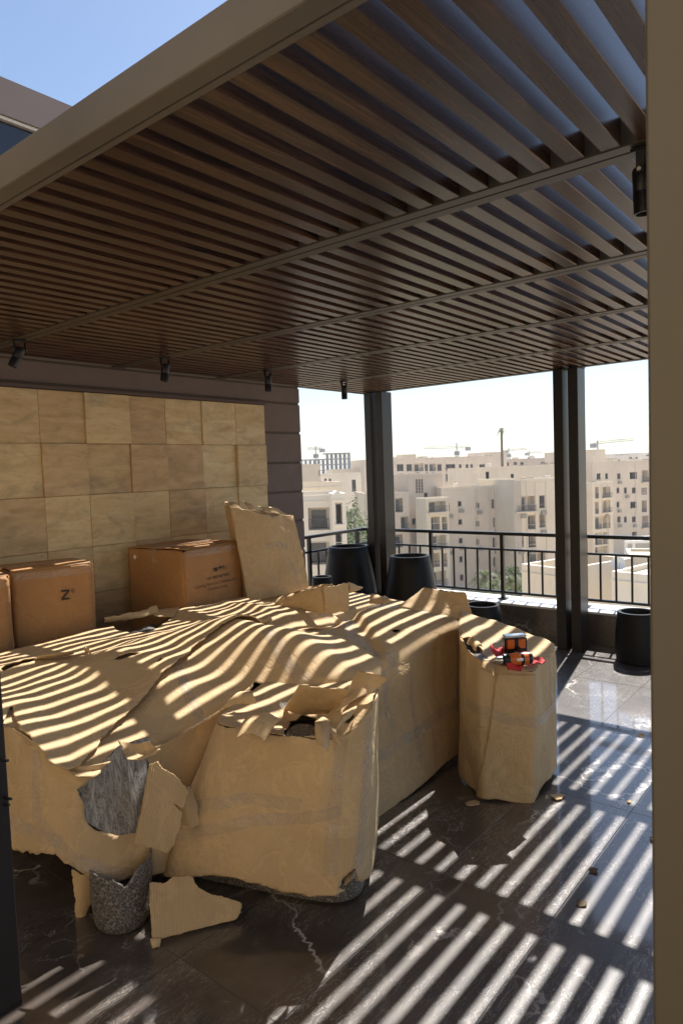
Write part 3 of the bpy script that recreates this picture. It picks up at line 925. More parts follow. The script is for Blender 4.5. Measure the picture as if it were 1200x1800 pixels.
hang(poly_sheet("torn_flap", M_WRAP, F2, [(0, 0, .01), (L2, 0, .008), (L2, T2, .012), (0, T2, .006)], (), 0.007, sofa, 0.004, 3), sofa)
b0, b1 = onz(267, 1662, 0.004), onz(425, 1618, 0.004)
p0 = tuple((b0 + b1) / 2); hd = (b1 - b0).normalized(); n0 = (hd.y, -hd.x, .25)
c = [b0, b1, onplane(430, 1540, p0, n0), onplane(262, 1540, p0, n0)]
F2, L2, T2 = flap_fn(*c, -0.010, -0.008, 9, 0.002)
G2 = ribbed(F2)
o2 = pick(G2, [(268, 1655, .002), (345, 1634, .002), (414, 1617, .004), (424, 1604, .004), (424, 1588, .004), (404, 1580, .004), (372, 1574, .005), (345, 1556, .005), (336, 1541, .004), (306, 1541, .003), (290, 1552, .004), (263, 1552, .003)], -.05, L2 + .05, -.02, T2 + .05)
hang(poly_sheet("corrugated_flap", M_WRAP2, G2, o2, (), 0.0035, sofa, 0.003, 25), sofa)
c = [onz(268, 1668, .002), onz(280, 1664, .002), onplane(283, 1648, p0, n0), onplane(263, 1650, p0, n0)]
F2, L2, T2 = flap_fn(*c, 0.006, 0.004, 3)
hang(poly_sheet("torn_flap", M_WRAP2, F2, [(0, 0, .003), (L2, 0, .003), (L2, T2), (0, T2)], (), 0.006, sofa, 0.003, 3), sofa)
# curled strip behind the foot, at left
q0 = (1.40, 2.52, .1); qn = (-.75, -1, 0)
c = [onplane(131, 1634, q0, qn), onplane(156, 1630, q0, qn), onplane(170, 1540, q0, qn), onplane(128, 1528, q0, qn)]
F2, L2, T2 = flap_fn(*c, 0.012, 0.015, 4)
hang(poly_sheet("torn_flap", M_WRAP2, F2, [(L2 * .35, 0.02, .008), (L2 * .75, 0, .010), (L2 * .95, T2 * .5, .010), (L2, T2, .004), (0, T2, .008), (L2 * .1, T2 * .45, .010)], (), 0.006, sofa, 0.004, 31), sofa)
# lip pieces and curls by the small hole
c = [onz(390, 1247, .735), onz(450, 1236, .75), onz(446, 1214, .79), onz(412, 1218, .785)]
F2, L2, T2 = flap_fn(*c, 0.022, 0.006, 5)
hang(poly_sheet("corrugated_flap", M_WRAP, ribbed(F2, .009, .0014), [(0, 0, .006), (L2, 0, .005), (L2 * .95, T2, .006), (L2 * .3, T2, .006)], (), 0.004, sofa, 0.003, 6), sofa)
c = [onz(208, 1300, .735), onz(262, 1303, .745), onz(282, 1318, .73), onz(222, 1336, .70)]
F2, L2, T2 = flap_fn(*c, 0.014, 0.018, 12)
hang(poly_sheet("torn_flap", M_WRAP, F2, [(0, 0, .004), (L2, 0, .004), (L2, T2, .010), (0, T2, .010)], (), 0.008, sofa, 0.004, 19), sofa)
# right hand end: side sheet and the flap sticking out from it
def M_end(s, t):
    return np.stack([3.628 + .012 * fbm(s * 3, t * 3, 8, 3) + 0 * s, s, t], 1)
hang(poly_sheet("end_panel", M_WRAP, M_end, [(2.04, .01), (3.2, .01)] + [(float(y_), float(ztop(np.array([3.62]), np.array([y_]))[0]) - .004) for y_ in np.linspace(3.2, 2.06, 16)], (), 0.03, sofa, 0.004, 2), sofa)
c = [onz(834, 1092, .81), onz(700, 1066, .90), onz(745, 1033, .985), onz(818, 1041, .975)]
F2, L2, T2 = flap_fn(*c, 0.012, 0.015, 12, .004)
hang(poly_sheet("end_flap", M_WRAP, F2, [(0, 0, .006), (L2, 0, .004), (L2, T2, .003), (0, T2, .003)], (), 0.011, sofa, 0.005, 19), sofa)
# low rear section carrying the leaning carton
rb = rounded_block([(3.66, 3.12), (4.5, 3.12), (4.5, 4.08), (3.66, 4.08)], 0.0, 0.725, 0, .04, 2)
hang(rb.build("rear_section", M_WRAP, sofa, True), sofa)
c = [at(648, 1062, 5.15), at(702, 1062, 5.15), at(690, 1054, 5.2), at(652, 1043, 5.2)]
F2, L2, T2 = flap_fn(*c, 0.02, 0.01, 7)
hang(poly_sheet("torn_flap", M_WRAP2, F2, [(0, 0), (L2, 0, .01), (L2, T2, .015), (0, T2, .01)], (), 0.01, sofa, 0.004, 5), sofa)

def tape_on(Mf, px, rng, width, root, seed, off=0.004, name="tape_strip"):
    pts = np.array([q[:2] for q in pick(Mf, px, *rng)])
    outl = []
    d = np.gradient(pts, axis=0); d /= np.linalg.norm(d, axis=1)[:, None] + 1e-9
    nrm = np.stack([-d[:, 1], d[:, 0]], 1) * width / 2
    outl = [(*(pts[i] + nrm[i]), .002) for i in range(len(pts))] + [(*(pts[i] - nrm[i]), .002) for i in reversed(range(len(pts)))]
    return hang(poly_sheet(name, M_TAPE, Mf, outl, (), 0.010, root, 0.0, seed, off=off), root)
R_ = (2.3, 3.65, -.8, 1.25)
tape_on(M_cover, [(562, 1078), (590, 1098), (620, 1122), (660, 1152), (690, 1172)], R_, .06, sofa, 3)
tape_on(M_cover, [(640, 1062), (700, 1066), (760, 1082), (800, 1096)], R_, .055, sofa, 4)
tape_on(M_cover, [(672, 1180), (676, 1240), (690, 1282)], R_, .045, sofa, 5)
tape_on(M_cover, [(662, 1332), (700, 1305), (750, 1272), (803, 1236)], R_, .06, sofa, 6)
tape_on(M_cover, [(802, 1100), (806, 1180), (804, 1250)], R_, .05, sofa, 7)
tape_on(M_cover, [(470, 1108), (500, 1160), (530, 1192), (540, 1205)], (1.9, 3.4, -.2, 1.2), .05, sofa, 8)
tape_on(M_skirt, [(70, 1440), (110, 1490), (150, 1518), (200, 1535), (250, 1540)], (.3, PL, .05, .74), .05, sofa, 9)
tape_on(M_skirt, [(66, 1318), (64, 1380), (66, 1440)], (.3, PL, .05, .74), .05, sofa, 10)
tape_on(M_upper, [(108, 1128), (160, 1122), (212, 1118)], (1.4, 2.8, 2.9, 4.0), .04, sofa, 11)

tape_on(M_cover, [(300, 1150), (330, 1220), (352, 1290)], (1.6, 3.0, -.3, 1.0), .05, sofa, 12)
tape_on(M_skirt, [(20, 1440), (60, 1462), (110, 1480)], (.2, PL, .05, .74), .05, sofa, 13)
tape_on(M_cover, [(720, 1180), (726, 1260), (740, 1340)], R_, .04, sofa, 14)

# ---------------- the armchair in front
arm = tag(empty("wrapped_armchair", (2.0, 1.95, 0)), "wrapped armchair in front of the sofa, its cardboard torn open along the top", "armchair")
PB = [(2.42, 2.58), (1.98, 2.47), (1.62, 2.36), (1.655, 2.22), (1.74, 2.02), (1.90, 1.705), (1.955, 1.64), (2.02, 1.615), (2.13, 1.625), (2.62, 1.99)]
PT = [(2.40, 2.42), (2.10, 2.33), (1.85, 2.215), (1.835, 2.12), (1.845, 1.99), (1.93, 1.745), (1.975, 1.675), (2.03, 1.635), (2.15, 1.61), (2.60, 1.97)]
fb, LB = path_fn(PB, 2); ft, LT = path_fn(PT, 2)
HB, HT = 0.10, 0.74
def M_arm(s, t):
    u = s / 2.0
    v = (t - HB) / (HT - HB)
    b = fb(u * LB); p = ft(u * LT)
    q = b * (1 - v)[:, None] + p * v[:, None]
    c = np.array([2.2, 2.05])
    d = q - c; d /= np.linalg.norm(d, axis=1)[:, None]
    w = 0.020 * lnoise(s * 4.4, t * 2.6, 61) + 0.004 * lnoise(s * 13, t * 11, 62) + 0.017 * crease(s * 2.6, t * 2.0, 17) + 0.012 * np.sin(v * 3.1)
    q = q + d * w[:, None]
    return np.stack([q[:, 0], q[:, 1], t], 1)
a_top = pick(M_arm, [(372, 1285, .005), (392, 1286, .004), (420, 1296, .004), (455, 1296, .003), (488, 1304, .003), (506, 1308, .004), (512, 1297, .004), (552, 1297, .003), (562, 1300, .008), (585, 1290, .010), (612, 1275, .012), (625, 1238, .012), (648, 1212, .006), (657, 1204, .004)], 0.3, 1.9, .05, .95)
a_bot = pick(M_arm, [(646, 1542, .008), (625, 1548, .008), (600, 1568, .008), (570, 1578, .004), (540, 1574, .004), (500, 1568, .006), (450, 1552, .004), (420, 1545, .004), (370, 1538, .003), (330, 1542, .003), (288, 1533, .003)], 0.2, 1.9, .02, .6)
def along(fn, L, smax, ztf, s0, s1, rag, n=36, dz=0.004):
    out = []
    for i in range(n):
        s = s0 + (s1 - s0) * i / (n - 1)
        z = 0.74
        for _ in range(3):
            q = fn(np.array([s]), np.array([z])); z = float(ztf(q[:, 0], q[:, 1])[0]) - dz
        out.append((s, z, rag))
    return out
def z_atop(s, t):
    return 0.725 - bmp(s, t, 2.14, 1.98, .20, .16, .07) + 0.10 * sstep(1.95, 2.2, s) * sstep(1.95, 1.65, t) + 0.018 * lnoise(s * 5, t * 5, 71) + 0.010 * crease(s * 4, t * 4, 23)
a_out = [(0.02, .12)] + along(M_arm, LB, 2.0, z_atop, .02, 1.98, .004) + [(1.98, .10)] + a_bot
hole_c = pick(M_arm, [(592, 1562, .006), (606, 1540, .006), (622, 1526, .004), (630, 1545, .006), (612, 1566, .006)], .8, 1.8, .02, .4)
hole_d = pick(M_arm, [(588, 1272, .006), (606, 1268, .006), (618, 1278, .006), (612, 1290, .006), (592, 1288, .006)], .8, 1.8, .5, .95)
hang(poly_sheet("body_wrap", M_WRAP, M_arm, a_out, [hole_c, hole_d], 0.009, arm, 0.005, 41), arm)
ab = rounded_block([(1.99, 2.26), (2.03, 1.88), (2.10, 1.78), (2.20, 1.76), (2.48, 2.0), (2.32, 2.34)], 0.18, 0.56, 0, .05, 2)
hang(rounded_block([(1.78, 2.36), (1.98, 1.76), (2.06, 1.68), (2.16, 1.68), (2.56, 2.0), (2.36, 2.44)], 0.0, 0.175, 0, .07, 2).build("upholstered_base", M_WOOL, arm, True), arm)
hang(ab.build("upholstered_body", M_WOOL, arm, True), arm)
def M_atop(s, t):
    return np.stack([s, t, z_atop(s, t)], 1)
ring_ = [M_arm(np.array([s]), np.array([.72]))[0] for s in np.linspace(.04, 1.96, 40)]
atop_out = [(float(q[0]), float(q[1]), .003) for q in ring_]
ahole = pick(M_atop, [(498, 1290, .005), (508, 1268, .006), (530, 1258, .006), (556, 1262, .005), (566, 1276, .008), (560, 1292, .006), (530, 1296, .004)], 1.5, 2.8, 1.4, 2.7)
ahole2 = pick(M_atop, [(600, 1262, .004), (616, 1252, .004), (626, 1262, .006), (612, 1274, .006)], 1.5, 2.8, 1.4, 2.7)
hang(poly_sheet("top_sheet", M_WRAP, M_atop, atop_out, (ahole, ahole2), 0.009, arm, 0.004, 43), arm)
# folded carton lids and the curled flaps
c = [onz(498, 1248, .68), onz(590, 1258, .70), onz(614, 1212, .885), onz(526, 1203, .87)]
F2, L2, T2 = flap_fn(*c, 0.010, 0.006, 6)
hang(poly_sheet("top_flap", M_WRAP, F2, [(0, 0, .004), (L2, 0, .006), (L2, T2, .003), (0, T2, .003)], (), 0.010, arm, 0.005, 45), arm)
c = [onz(590, 1252, .79), onz(655, 1216, .86), onz(681, 1192, .915), onz(627, 1180, .92)]
F2, L2, T2 = flap_fn(*c, -0.010, 0.014, 6)
hang(poly_sheet("top_flap", M_WRAP, F2, [(0, 0, .004), (L2, 0, .010), (L2, T2, .004), (0, T2, .003)], (), 0.008, arm, 0.005, 47), arm)
c = [onz(412, 1300, .74), onz(466, 1304, .74), onz(494, 1266, .79), onz(440, 1256, .78)]
F2, L2, T2 = flap_fn(*c, 0.012, 0.030, 6)
hang(poly_sheet("corrugated_flap", M_WRAP, ribbed(F2, .010, .0016), [(0, 0, .006), (L2, 0, .006), (L2, T2, .004), (0, T2, .003)], (), 0.004, arm, 0.003, 49), arm)
for q, zz, sdx in ((((556, 1312), (576, 1320), (580, 1270), (556, 1262)), .77, 3), (((580, 1300), (600, 1312), (592, 1280), (574, 1276)), .76, 5), (((588, 1285), (614, 1262), (628, 1240), (600, 1256)), .82, 6), (((602, 1560), (622, 1545), (620, 1524), (606, 1536)), .14, 7)):
    c = [onz(*q[0], zz - .02), onz(*q[1], zz - .02), onz(*q[2], zz), onz(*q[3], zz)]
    F2, L2, T2 = flap_fn(*c, 0.015, 0.012, sdx, .006)
    hang(poly_sheet("torn_flap", M_WRAP2, F2, [(0, 0, .008), (L2, 0, .01), (L2, T2, .008), (0, T2, .006)], (), 0.007, arm, 0.004, sdx), arm)
hang(rounded_block([(1.9, 1.9), (1.98, 1.72), (2.1, 1.78), (2.08, 1.98)], 0.50, 0.690, 0, .03, 2).build("cushion", M_WOOL, arm, True), arm)
RA = (.2, 1.98, .02, .95)
tape_on(M_arm, [(398, 1335), (384, 1390), (380, 1420)], RA, .07, arm, 3)
tape_on(M_arm, [(382, 1395), (430, 1402), (480, 1408), (530, 1414)], RA, .05, arm, 4)
tape_on(M_arm, [(600, 1300), (590, 1400), (582, 1500), (578, 1540)], RA, .05, arm, 5)
tape_on(M_arm, [(648, 1260), (642, 1360), (636, 1460), (628, 1540)], RA, .045, arm, 6)
tape_on(M_arm, [(400, 1430), (450, 1440), (520, 1438), (600, 1425)], RA, .05, arm, 12)
tape_on(M_arm, [(395, 1296), (400, 1330), (388, 1365)], RA, .05, arm, 13)
tape_on(M_atop, [(490, 1250), (540, 1248), (600, 1245)], (1.5, 2.8, 1.4, 2.7), .05, arm, 7, off=.03)

# ---------------- the small stool at right
otto = tag(empty("wrapped_stool", (3.45, 1.7, 0)), "small wrapped footstool carton with a drill and red cloth on top", "footstool")
PO = [(3.62, 2.02), (3.44, 1.95), (3.28, 1.86), (3.20, 1.76), (3.145, 1.672), (3.155, 1.64), (3.21, 1.53), (3.25, 1.445), (3.275, 1.43), (3.48, 1.46), (3.67, 1.482), (3.70, 1.50), (3.695, 1.70), (3.62, 1.93)]
fo, LO = path_fn(PO, 1)
def M_otto(s, t):
    q = fo(s)
    c = np.array([3.5, 1.75]); d = q - c; d /= np.linalg.norm(d, axis=1)[:, None]
    w = 0.015 * lnoise(s * 6.3, t * 2.6, 81) + 0.003 * lnoise(s * 15, t * 11, 82) + 0.014 * crease(s * 3.1, t * 1.3, 27) + .004 * np.sin(t * 4.2)
    q = q + d * w[:, None]
    return np.stack([q[:, 0], q[:, 1], t], 1)
def z_otop(s, t):
    return 0.70 + 0.30 * (t - 1.48) + 0.03 * (s - 3.1) + 0.012 * fbm(s * 4, t * 4, 91, 3) + .010 * crease(s * 3.5, t * 3.5, 29) - bmp(s, t, 3.3, 1.55, .12, .12, .03)
o_bot = pick(M_otto, [(975, 1352, .003), (958, 1374, .003), (938, 1410, .003), (905, 1408, .004), (870, 1400, .003), (842, 1396, .003), (828, 1385, .003), (815, 1372, .003)], 0.05, 1.28, 0.0, .4)
hang(poly_sheet("body_wrap", M_WRAP, M_otto, [(0.02, .01)] + along(M_otto, LO, LO, z_otop, .02, LO - .02, .004) + [(LO - .02, .01)] + o_bot, (), 0.009, otto, 0.005, 51), otto)
ov = pick(M_otto, [(872, 1184, .004), (868, 1215, .008), (864, 1250, .005), (858, 1290, .004), (848, 1345, .003), (838, 1398, .003), (870, 1403), (905, 1410), (938, 1412), (938, 1300), (938, 1184)], 0.05, 1.28, 0, 1.0)
hang(poly_sheet("overlap_sheet", M_WRAP, M_otto, ov, (), 0.009, otto, 0.005, 53, off=0.009), otto)
def M_otop(s, t):
    return np.stack([s, t, z_otop(s, t)], 1)
ot = [(float(q[0]), float(q[1]), .004) for q in [M_otto(np.array([s]), np.array([.72]))[0] for s in np.linspace(.03, LO - .03, 40)]]
otear = pick(M_otop, [(812, 1122, .004), (826, 1120, .005), (846, 1142, .006), (856, 1158, .006), (846, 1170, .004), (826, 1148, .004)], 2.8, 4.2, 1.2, 2.2)
hang(poly_sheet("top_sheet", M_WRAP, M_otop, ot, (otear,), 0.009, otto, 0.005, 55), otto)
for q, zz, sdx in ((((812, 1126), (836, 1146), (848, 1138), (826, 1112)), .79, 3), (((846, 1176), (868, 1190), (870, 1168), (850, 1156)), .73, 5), (((858, 1300), (864, 1250), (852, 1246), (844, 1250)), .5, 6)):
    c = [onz(*q[0], zz - .02), onz(*q[1], zz - .02), onz(*q[2], zz), onz(*q[3], zz)]
    if sdx == 6: continue
    F2, L2, T2 = flap_fn(*c, 0.018, 0.012, sdx, .005)
    hang(poly_sheet("torn_flap", M_WRAP2, F2, [(0, 0, .008), (L2, 0, .008), (L2, T2, .006), (0, T2, .006)], (), 0.007, otto, 0.004, sdx), otto)
hang(rounded_block([(3.28, 1.84), (3.22, 1.68), (3.31, 1.52), (3.62, 1.56), (3.62, 1.76), (3.52, 1.88)], 0.02, 0.66, 0, .03, 2).build("upholstered_body", M_WOOL, otto, True), otto)
RO = (.05, 1.28, .02, .95)
tape_on(M_otto, [(815, 1232), (850, 1248), (868, 1252)], RO, .05, otto, 3, off=.006)
tape_on(M_otto, [(866, 1254), (900, 1266), (935, 1268), (955, 1258), (973, 1236)], RO, .05, otto, 4, off=.014)
tape_on(M_otto, [(966, 1150), (968, 1200), (968, 1240)], RO, .03, otto, 5, off=.006)
tape_on(M_otop, [(846, 1160), (868, 1140), (890, 1122)], (2.8, 4.2, 1.2, 2.2), .06, otto, 6)

# red cloth under the drill
cl_c = onz(905, 1166, .735)
def M_cloth(s, t):
    P0 = np.array(cl_c)
    rx = np.array((RT.x, RT.y)); rx /= np.linalg.norm(rx); ry = np.array((FW.x, FW.y)); ry /= np.linalg.norm(ry)
    x = P0[0] + rx[0] * s + ry[0] * t; y = P0[1] + rx[1] * s + ry[1] * t
    zb = 0.70 + 0.30 * (y - 1.48) + 0.03 * (x - 3.1) + 0.035
    z = zb + 0.010 * np.sin(s * 60 + t * 25) * 0.5 + .012 * fbm(s * 14, t * 14, 7, 3) + .10 * sstep(-.06, -.14, s) * sstep(-.02, .06, t) * .5 + .025 * np.exp(-((t + .07) / .02) ** 2)
    return np.stack([x, y, z], 1)
cloth = tag(poly_sheet("red_cloth", M_REDC, M_cloth, pick(M_cloth, [(863, 1142, .004), (862, 1132, .003), (884, 1136, .004), (900, 1150, .003), (935, 1156, .004), (952, 1154, .003), (958, 1162, .003), (930, 1170, .004), (915, 1180, .003), (893, 1178, .003), (874, 1158, .003)], -.3, .3, -.3, .3), (), 0.006, None, 0.006, 5),
            "crumpled red cloth spread under the drill on the footstool carton", "cloth")

# cordless drill
dl = onz(911, 1158, .772)
drill = tag(empty("cordless_drill", dl, math.atan2(RT.y, RT.x) + .10), "orange and black cordless drill lying on the red cloth", "drill")
def along_x(prof, seg=20):
    mb = MB().lathe([(r, z) for r, z in prof], seg)
    mb.v = [(v[2], v[0], v[1]) for v in mb.v]
    return mb
along_x([(.018, -.050), (.026, -.045), (.029, -.02), (.030, .03), (.028, .055), (.018, .064)]).build("motor_housing", M_ORANGE, drill, True)
along_x([(.022, -.075), (.027, -.07), (.027, -.046), (.024, -.0455)]).build("clutch_ring", M_BLACK, drill, True)
along_x([(.006, -.115), (.012, -.112), (.017, -.098), (.018, -.078), (.016, -.0755)]).build("chuck", M_STEEL, drill, True)
along_x([(.0005, -.165), (.0022, -.158), (.0022, -.116)], 8).build("bit", M_STEEL, drill, True)
hb = bmesh.new(); bmesh.ops.create_cube(hb, size=1.0)
bmesh.ops.scale(hb, vec=(.036, .11, .042), verts=hb.verts); bmesh.ops.bevel(hb, geom=hb.edges[:], offset=.009, segments=2, affect='EDGES')
hm_ = MB(); hm_.add_bm(hb); hb.free()
h_ = hm_.build("handle", M_BLACK, drill, True, (.030, .075, .002)); h_.rotation_euler = (.15, 0, -.12)
def bblock(sx, sy, sz, ch):
    b = bmesh.new(); bmesh.ops.create_cube(b, size=1.0)
    bmesh.ops.scale(b, vec=(sx, sy, sz), verts=b.verts); bmesh.ops.bevel(b, geom=b.edges[:], offset=ch, segments=2, affect='EDGES')
    mbx = MB(); mbx.add_bm(b); b.free(); return mbx
bat = bblock(.108, .050, .088, .010).build("battery", M_BLACK, drill, True, (.028, .128, .030)); 
for px_ in (-.026, .026):
    bblock(.040, .010, .050, .004).build("battery_panel", M_ORANGE, bat, True, (px_, -.022, .010))
bblock(.104, .046, .010, .003).build("battery_cap", M_STEEL, bat, True, (0, 0, .0445))
along_x([(.0302, .004), (.0312, .006), (.0312, .016), (.0302, .018)]).build("grip_band", M_BLACK, drill, True)
along_x([(.0285, .0555), (.0292, .050), (.0296, .040), (.0290, .0395)]).build("rear_cap", M_BLACK, drill, True)
bblock(.030, .004, .012, .001).build("label_plate", M_WHITE, drill, False, (-.004, -.0295, .004))
drill.scale = (1.12, 1.12, 1.12)
bblock(.012, .018, .02, .003).build("trigger", M_ORANGE, drill, True, (.008, .042, 0.0))

# ---------------- kraft cartons along the wall
def text_mesh(txt, size, mt, bold=0.0):
    cu = bpy.data.curves.new("lettering", 'FONT')
    cu.body = txt; cu.size = size; cu.align_x = 'CENTER'; cu.align_y = 'CENTER'; cu.offset = bold
    cu.resolution_u = 3
    ob = bpy.data.objects.new("tmp", cu); COL.objects.link(ob)
    bpy.context.view_layer.update()
    me_ = bpy.data.meshes.new_from_object(ob.evaluated_get(bpy.context.evaluated_depsgraph_get()))
    bpy.data.objects.remove(ob)
    me_.materials.clear(); me_.materials.append(mt)
    return me_
def carton(label, loc, rz, w, d, h, seed, gap=0.012):
    """corner of the carton at loc: w along local x, d along local y"""
    t = tag(empty("carton", loc, rz), label, "box", "printed cartons standing along the travertine wall")
    rnd = random.Random(seed)
    def wallsheet(fn, a, b, nm):
        o = poly_sheet(nm, M_KRAFT, fn, [(0.0, 0), (a, 0), (a, b, .0015), (0.0, b, .0015)], (), 0.03, t, 0.006, seed)
        return o
    bow = lambda s, t_, a, b: 0.010 * np.sin(np.pi * np.clip(s / a, 0, 1)) * np.sin(np.pi * np.clip(t_ / b, 0, 1)) + .0025 * fbm(s * 4, t_ * 4, seed, 3)
    wallsheet(lambda s, q: np.stack([s, -bow(s, q, w, h), q], 1), w, h, "front_panel")
    wallsheet(lambda s, q: np.stack([-bow(s, q, d, h), s, q], 1), d, h, "side_panel")
    wallsheet(lambda s, q: np.stack([w + bow(s, q, d, h), s, q], 1), d, h, "side_panel")
    wallsheet(lambda s, q: np.stack([s, d + 0 * s, q], 1), w, h, "back_panel")
    for a, b, lft in ((0.0, d / 2 - gap / 2, 0.006), (d / 2 + gap / 2, d, 0.004)):
        poly_sheet("top_flap", M_KRAFT, lambda s, q: np.stack([s, q, h + .004 + lft * np.sin(np.pi * (q - a) / (b - a)) + .003 * fbm(s * 4, q * 4, seed + 3, 2)], 1),
                   [(0.002, a, .001), (w - .002, a, .001), (w - .002, b, .002), (0.002, b, .002)], (), 0.03, t, 0.006, seed)
    poly_sheet("tape_strip", M_TAPE, lambda s, q: np.stack([s, q, h + .013 + 0 * s], 1), [(-.003, d / 2 - .03), (w + .003, d / 2 - .03), (w + .003, d / 2 + .03), (-.003, d / 2 + .03)], (), 0.02, t, 0.0, 2)
    poly_sheet("tape_strip", M_TAPE, lambda s, q: np.stack([-.014 + 0 * s, s, q], 1), [(d / 2 - .03, h - .10, .003), (d / 2 + .03, h - .10), (d / 2 + .03, h + .01), (d / 2 - .03, h + .01)], (), 0.02, t, 0.0, 2)
    poly_sheet("tape_strip", M_TAPE, lambda s, q: np.stack([s, -.0135 + 0 * s, q], 1), [(.004, h - .055, .003), (w * .95, h - .06, .003), (w * .95, h - .012), (.004, h - .008)], (), 0.02, t, 0.0, 2)
    return t
cA = carton("kraft carton printed with a bold sideways letter and small ring, in front of the tiles", (1.935, 4.165, 0), math.atan2(-.10, .48), .492, .42, 1.205, 5)
cB = carton("kraft carton with handling symbols and lettering, beside the leaning torn carton", (3.105, 4.005, 0), math.atan2(.065, .61), .615, .60, 1.212, 8)
r3_ = ray(16, 1012); k3 = EYE + r3_ * (4.085 / r3_.y)
cC = carton("kraft carton cut off by the left edge of the picture, lower than its neighbour", (k3.x - .548, k3.y + .04, 0), math.atan2(-.04, .548), .55, .42, k3.z, 11)

def on_front(me_, t, x, z, name, rot=0.0, yoff=-.0165):
    o = link(name, me_, t); o.location = (x, yoff, z)
    o.rotation_euler = (math.radians(90), 0, 0)
    if rot: o.rotation_euler = (Matrix.Rotation(math.radians(90), 3, 'X') @ Matrix.Rotation(rot, 3, 'Z')).to_euler()
    return o
# bold N lying on its side, with the ring above right
lx, lz = .305, 1.027
nb = MB()
def bar2(x0, z0, x1, z1, w):
    d = Vector((x1 - x0, z1 - z0)).normalized(); n = Vector((-d.y, d.x)) * w / 2
    nb.quad((x0 - n.x, 0, z0 - n.y), (x1 - n.x, 0, z1 - n.y), (x1 + n.x, 0, z1 + n.y), (x0 + n.x, 0, z0 + n.y))
bar2(-.024, .026, .026, .026, .012)
bar2(-.024, -.026, .026, -.026, .012)
nb.quad((.026, -.0005, .032), (.026, -.0005, .017), (-.024, -.0005, -.032), (-.024, -.0005, -.017))
o = nb.build("logo_letter", M_INK, cA, False, (lx, -.0165, lz), fix=False)
rg = MB(); 
for i in range(24):
    a0 = 2 * math.pi * i / 24; a1 = 2 * math.pi * (i + 1) / 24
    rg.quad((.010 * math.cos(a0), 0, .013 * math.sin(a0)), (.010 * math.cos(a1), 0, .013 * math.sin(a1)), (.006 * math.cos(a1), 0, .009 * math.sin(a1)), (.006 * math.cos(a0), 0, .009 * math.sin(a0)))
rg.build("logo_ring", M_INK2, cA, False, (lx + .049, -.0165, lz + .020), fix=False)
# lettering and handling marks
on_front(text_mesh("Coming Home to Contemporary", .034, M_INK2), cB, .315, .930, "lettering")
on_front(text_mesh("Outdoor Living.", .034, M_INK2), cB, .325, .893, "lettering")
on_front(text_mesh("+20 1000 3667 8007", .030, M_INK2, .0006), cB, .335, .975, "lettering")
mk = MB()
x = .315; z = 1.035
mk.box(x - .026, x + .016, -.0172, -.0165, z - .016, z - .010).box(x - .026, x - .020, -.0172, -.0165, z - .010, z + .012).box(x + .010, x + .016, -.0172, -.0165, z - .010, z + .012).box(x - .017, x + .007, -.0172, -.0165, z - .007, z + .012)
u0 = x + .045
mk.poly([(u0 - .022, -.0168, z)] + [(u0 + .022 * math.cos(math.pi - i * math.pi / 10), -.0168, z + .016 * math.sin(i * math.pi / 10)) for i in range(1, 11)]).box(u0 - .002, u0 + .002, -.0172, -.0165, z - .016, z - .0002)
g0 = x + .082
mk.poly([(g0 - .010, -.0168, z + .016), (g0 + .010, -.0168, z + .016), (g0 + .003, -.0168, z - .002), (g0 - .003, -.0168, z - .002)]).box(g0 - .0015, g0 + .0015, -.0172, -.0165, z - .014, z - .0022).box(g0 - .008, g0 + .008, -.0172, -.0165, z - .017, z - .0142)
a0 = x + .112
mk.box(a0 - .002, a0 + .002, -.0172, -.0165, z - .016, z + .010).poly([(a0 - .008, -.0168, z - .006), (a0, -.0168, z - .0185), (a0 + .008, -.0168, z - .006)])
mk.build("handling_symbols", M_INK, cB)
sp_ = MB().box(-.001, 0, 0, .03, 0, .03).build("label_sticker", M_WHITE, cB, False, (-.0155, .50, 1.13)); sp_.rotation_euler.x = .5
# carton at left has an open lid
F2, L2, T2 = flap_fn((0.50, 0.05, k3.z + .02), (0.50, 0.36, k3.z + .02), (0.53, 0.33, k3.z + .07), (0.525, 0.03, k3.z + .055), .01, .01, 4)
poly_sheet("open_flap", M_KRAFT, F2, [(0, 0), (L2, 0, .004), (L2, T2, .008), (0, T2, .006)], (), .012, cC, .005, 4)

# leaning torn carton
lean = tag(empty("leaning_carton", (4.0, 4.15, 0.73)), "plain torn carton leaning beside the printed carton, its top ripped open", "box")
lt = [Vector((3.59, 4.02, 1.50)), Vector((4.27, 4.00, 1.385)), Vector((4.40, 3.96, .735)), Vector((3.70, 3.99, .735))]
F2, L2, T2 = flap_fn(lt[3], lt[2], lt[1], lt[0], 0.004, 0.022, 6, .006)
hang(poly_sheet("front_panel", M_WRAP, F2, [(0, 0, .004), (L2, 0, .003), (L2, T2 * 1.0, .004), (L2 * .80, T2 * .985, .008), (L2 * .62, T2 * .95, .008), (L2 * .40, T2 * .965, .008), (L2 * .22, T2 * .995, .006), (0, T2, .004)], (), .010, lean, .006, 7), lean)
back = Vector((.17, .26, .0))
F3, L3, T3 = flap_fn(lt[3] + back, lt[2] + back, lt[1] + back, lt[0] + back, 0, .01, 3)
hang(poly_sheet("back_panel", M_WRAP, F3, [(0, 0), (L3, 0), (L3, T3, .01), (0, T3, .01)], (), .02, lean, .005, 3), lean)
for a, b in ((lt[2], lt[1]), (lt[3], lt[0])):
    F3, L3, T3 = flap_fn(a, a + back, b + back, b, .008, 0, 9)
    hang(poly_sheet("side_panel", M_WRAP, F3, [(0, 0), (L3, 0), (L3, T3, .01), (0, T3, .01)], (), .02, lean, .005, 5), lean)
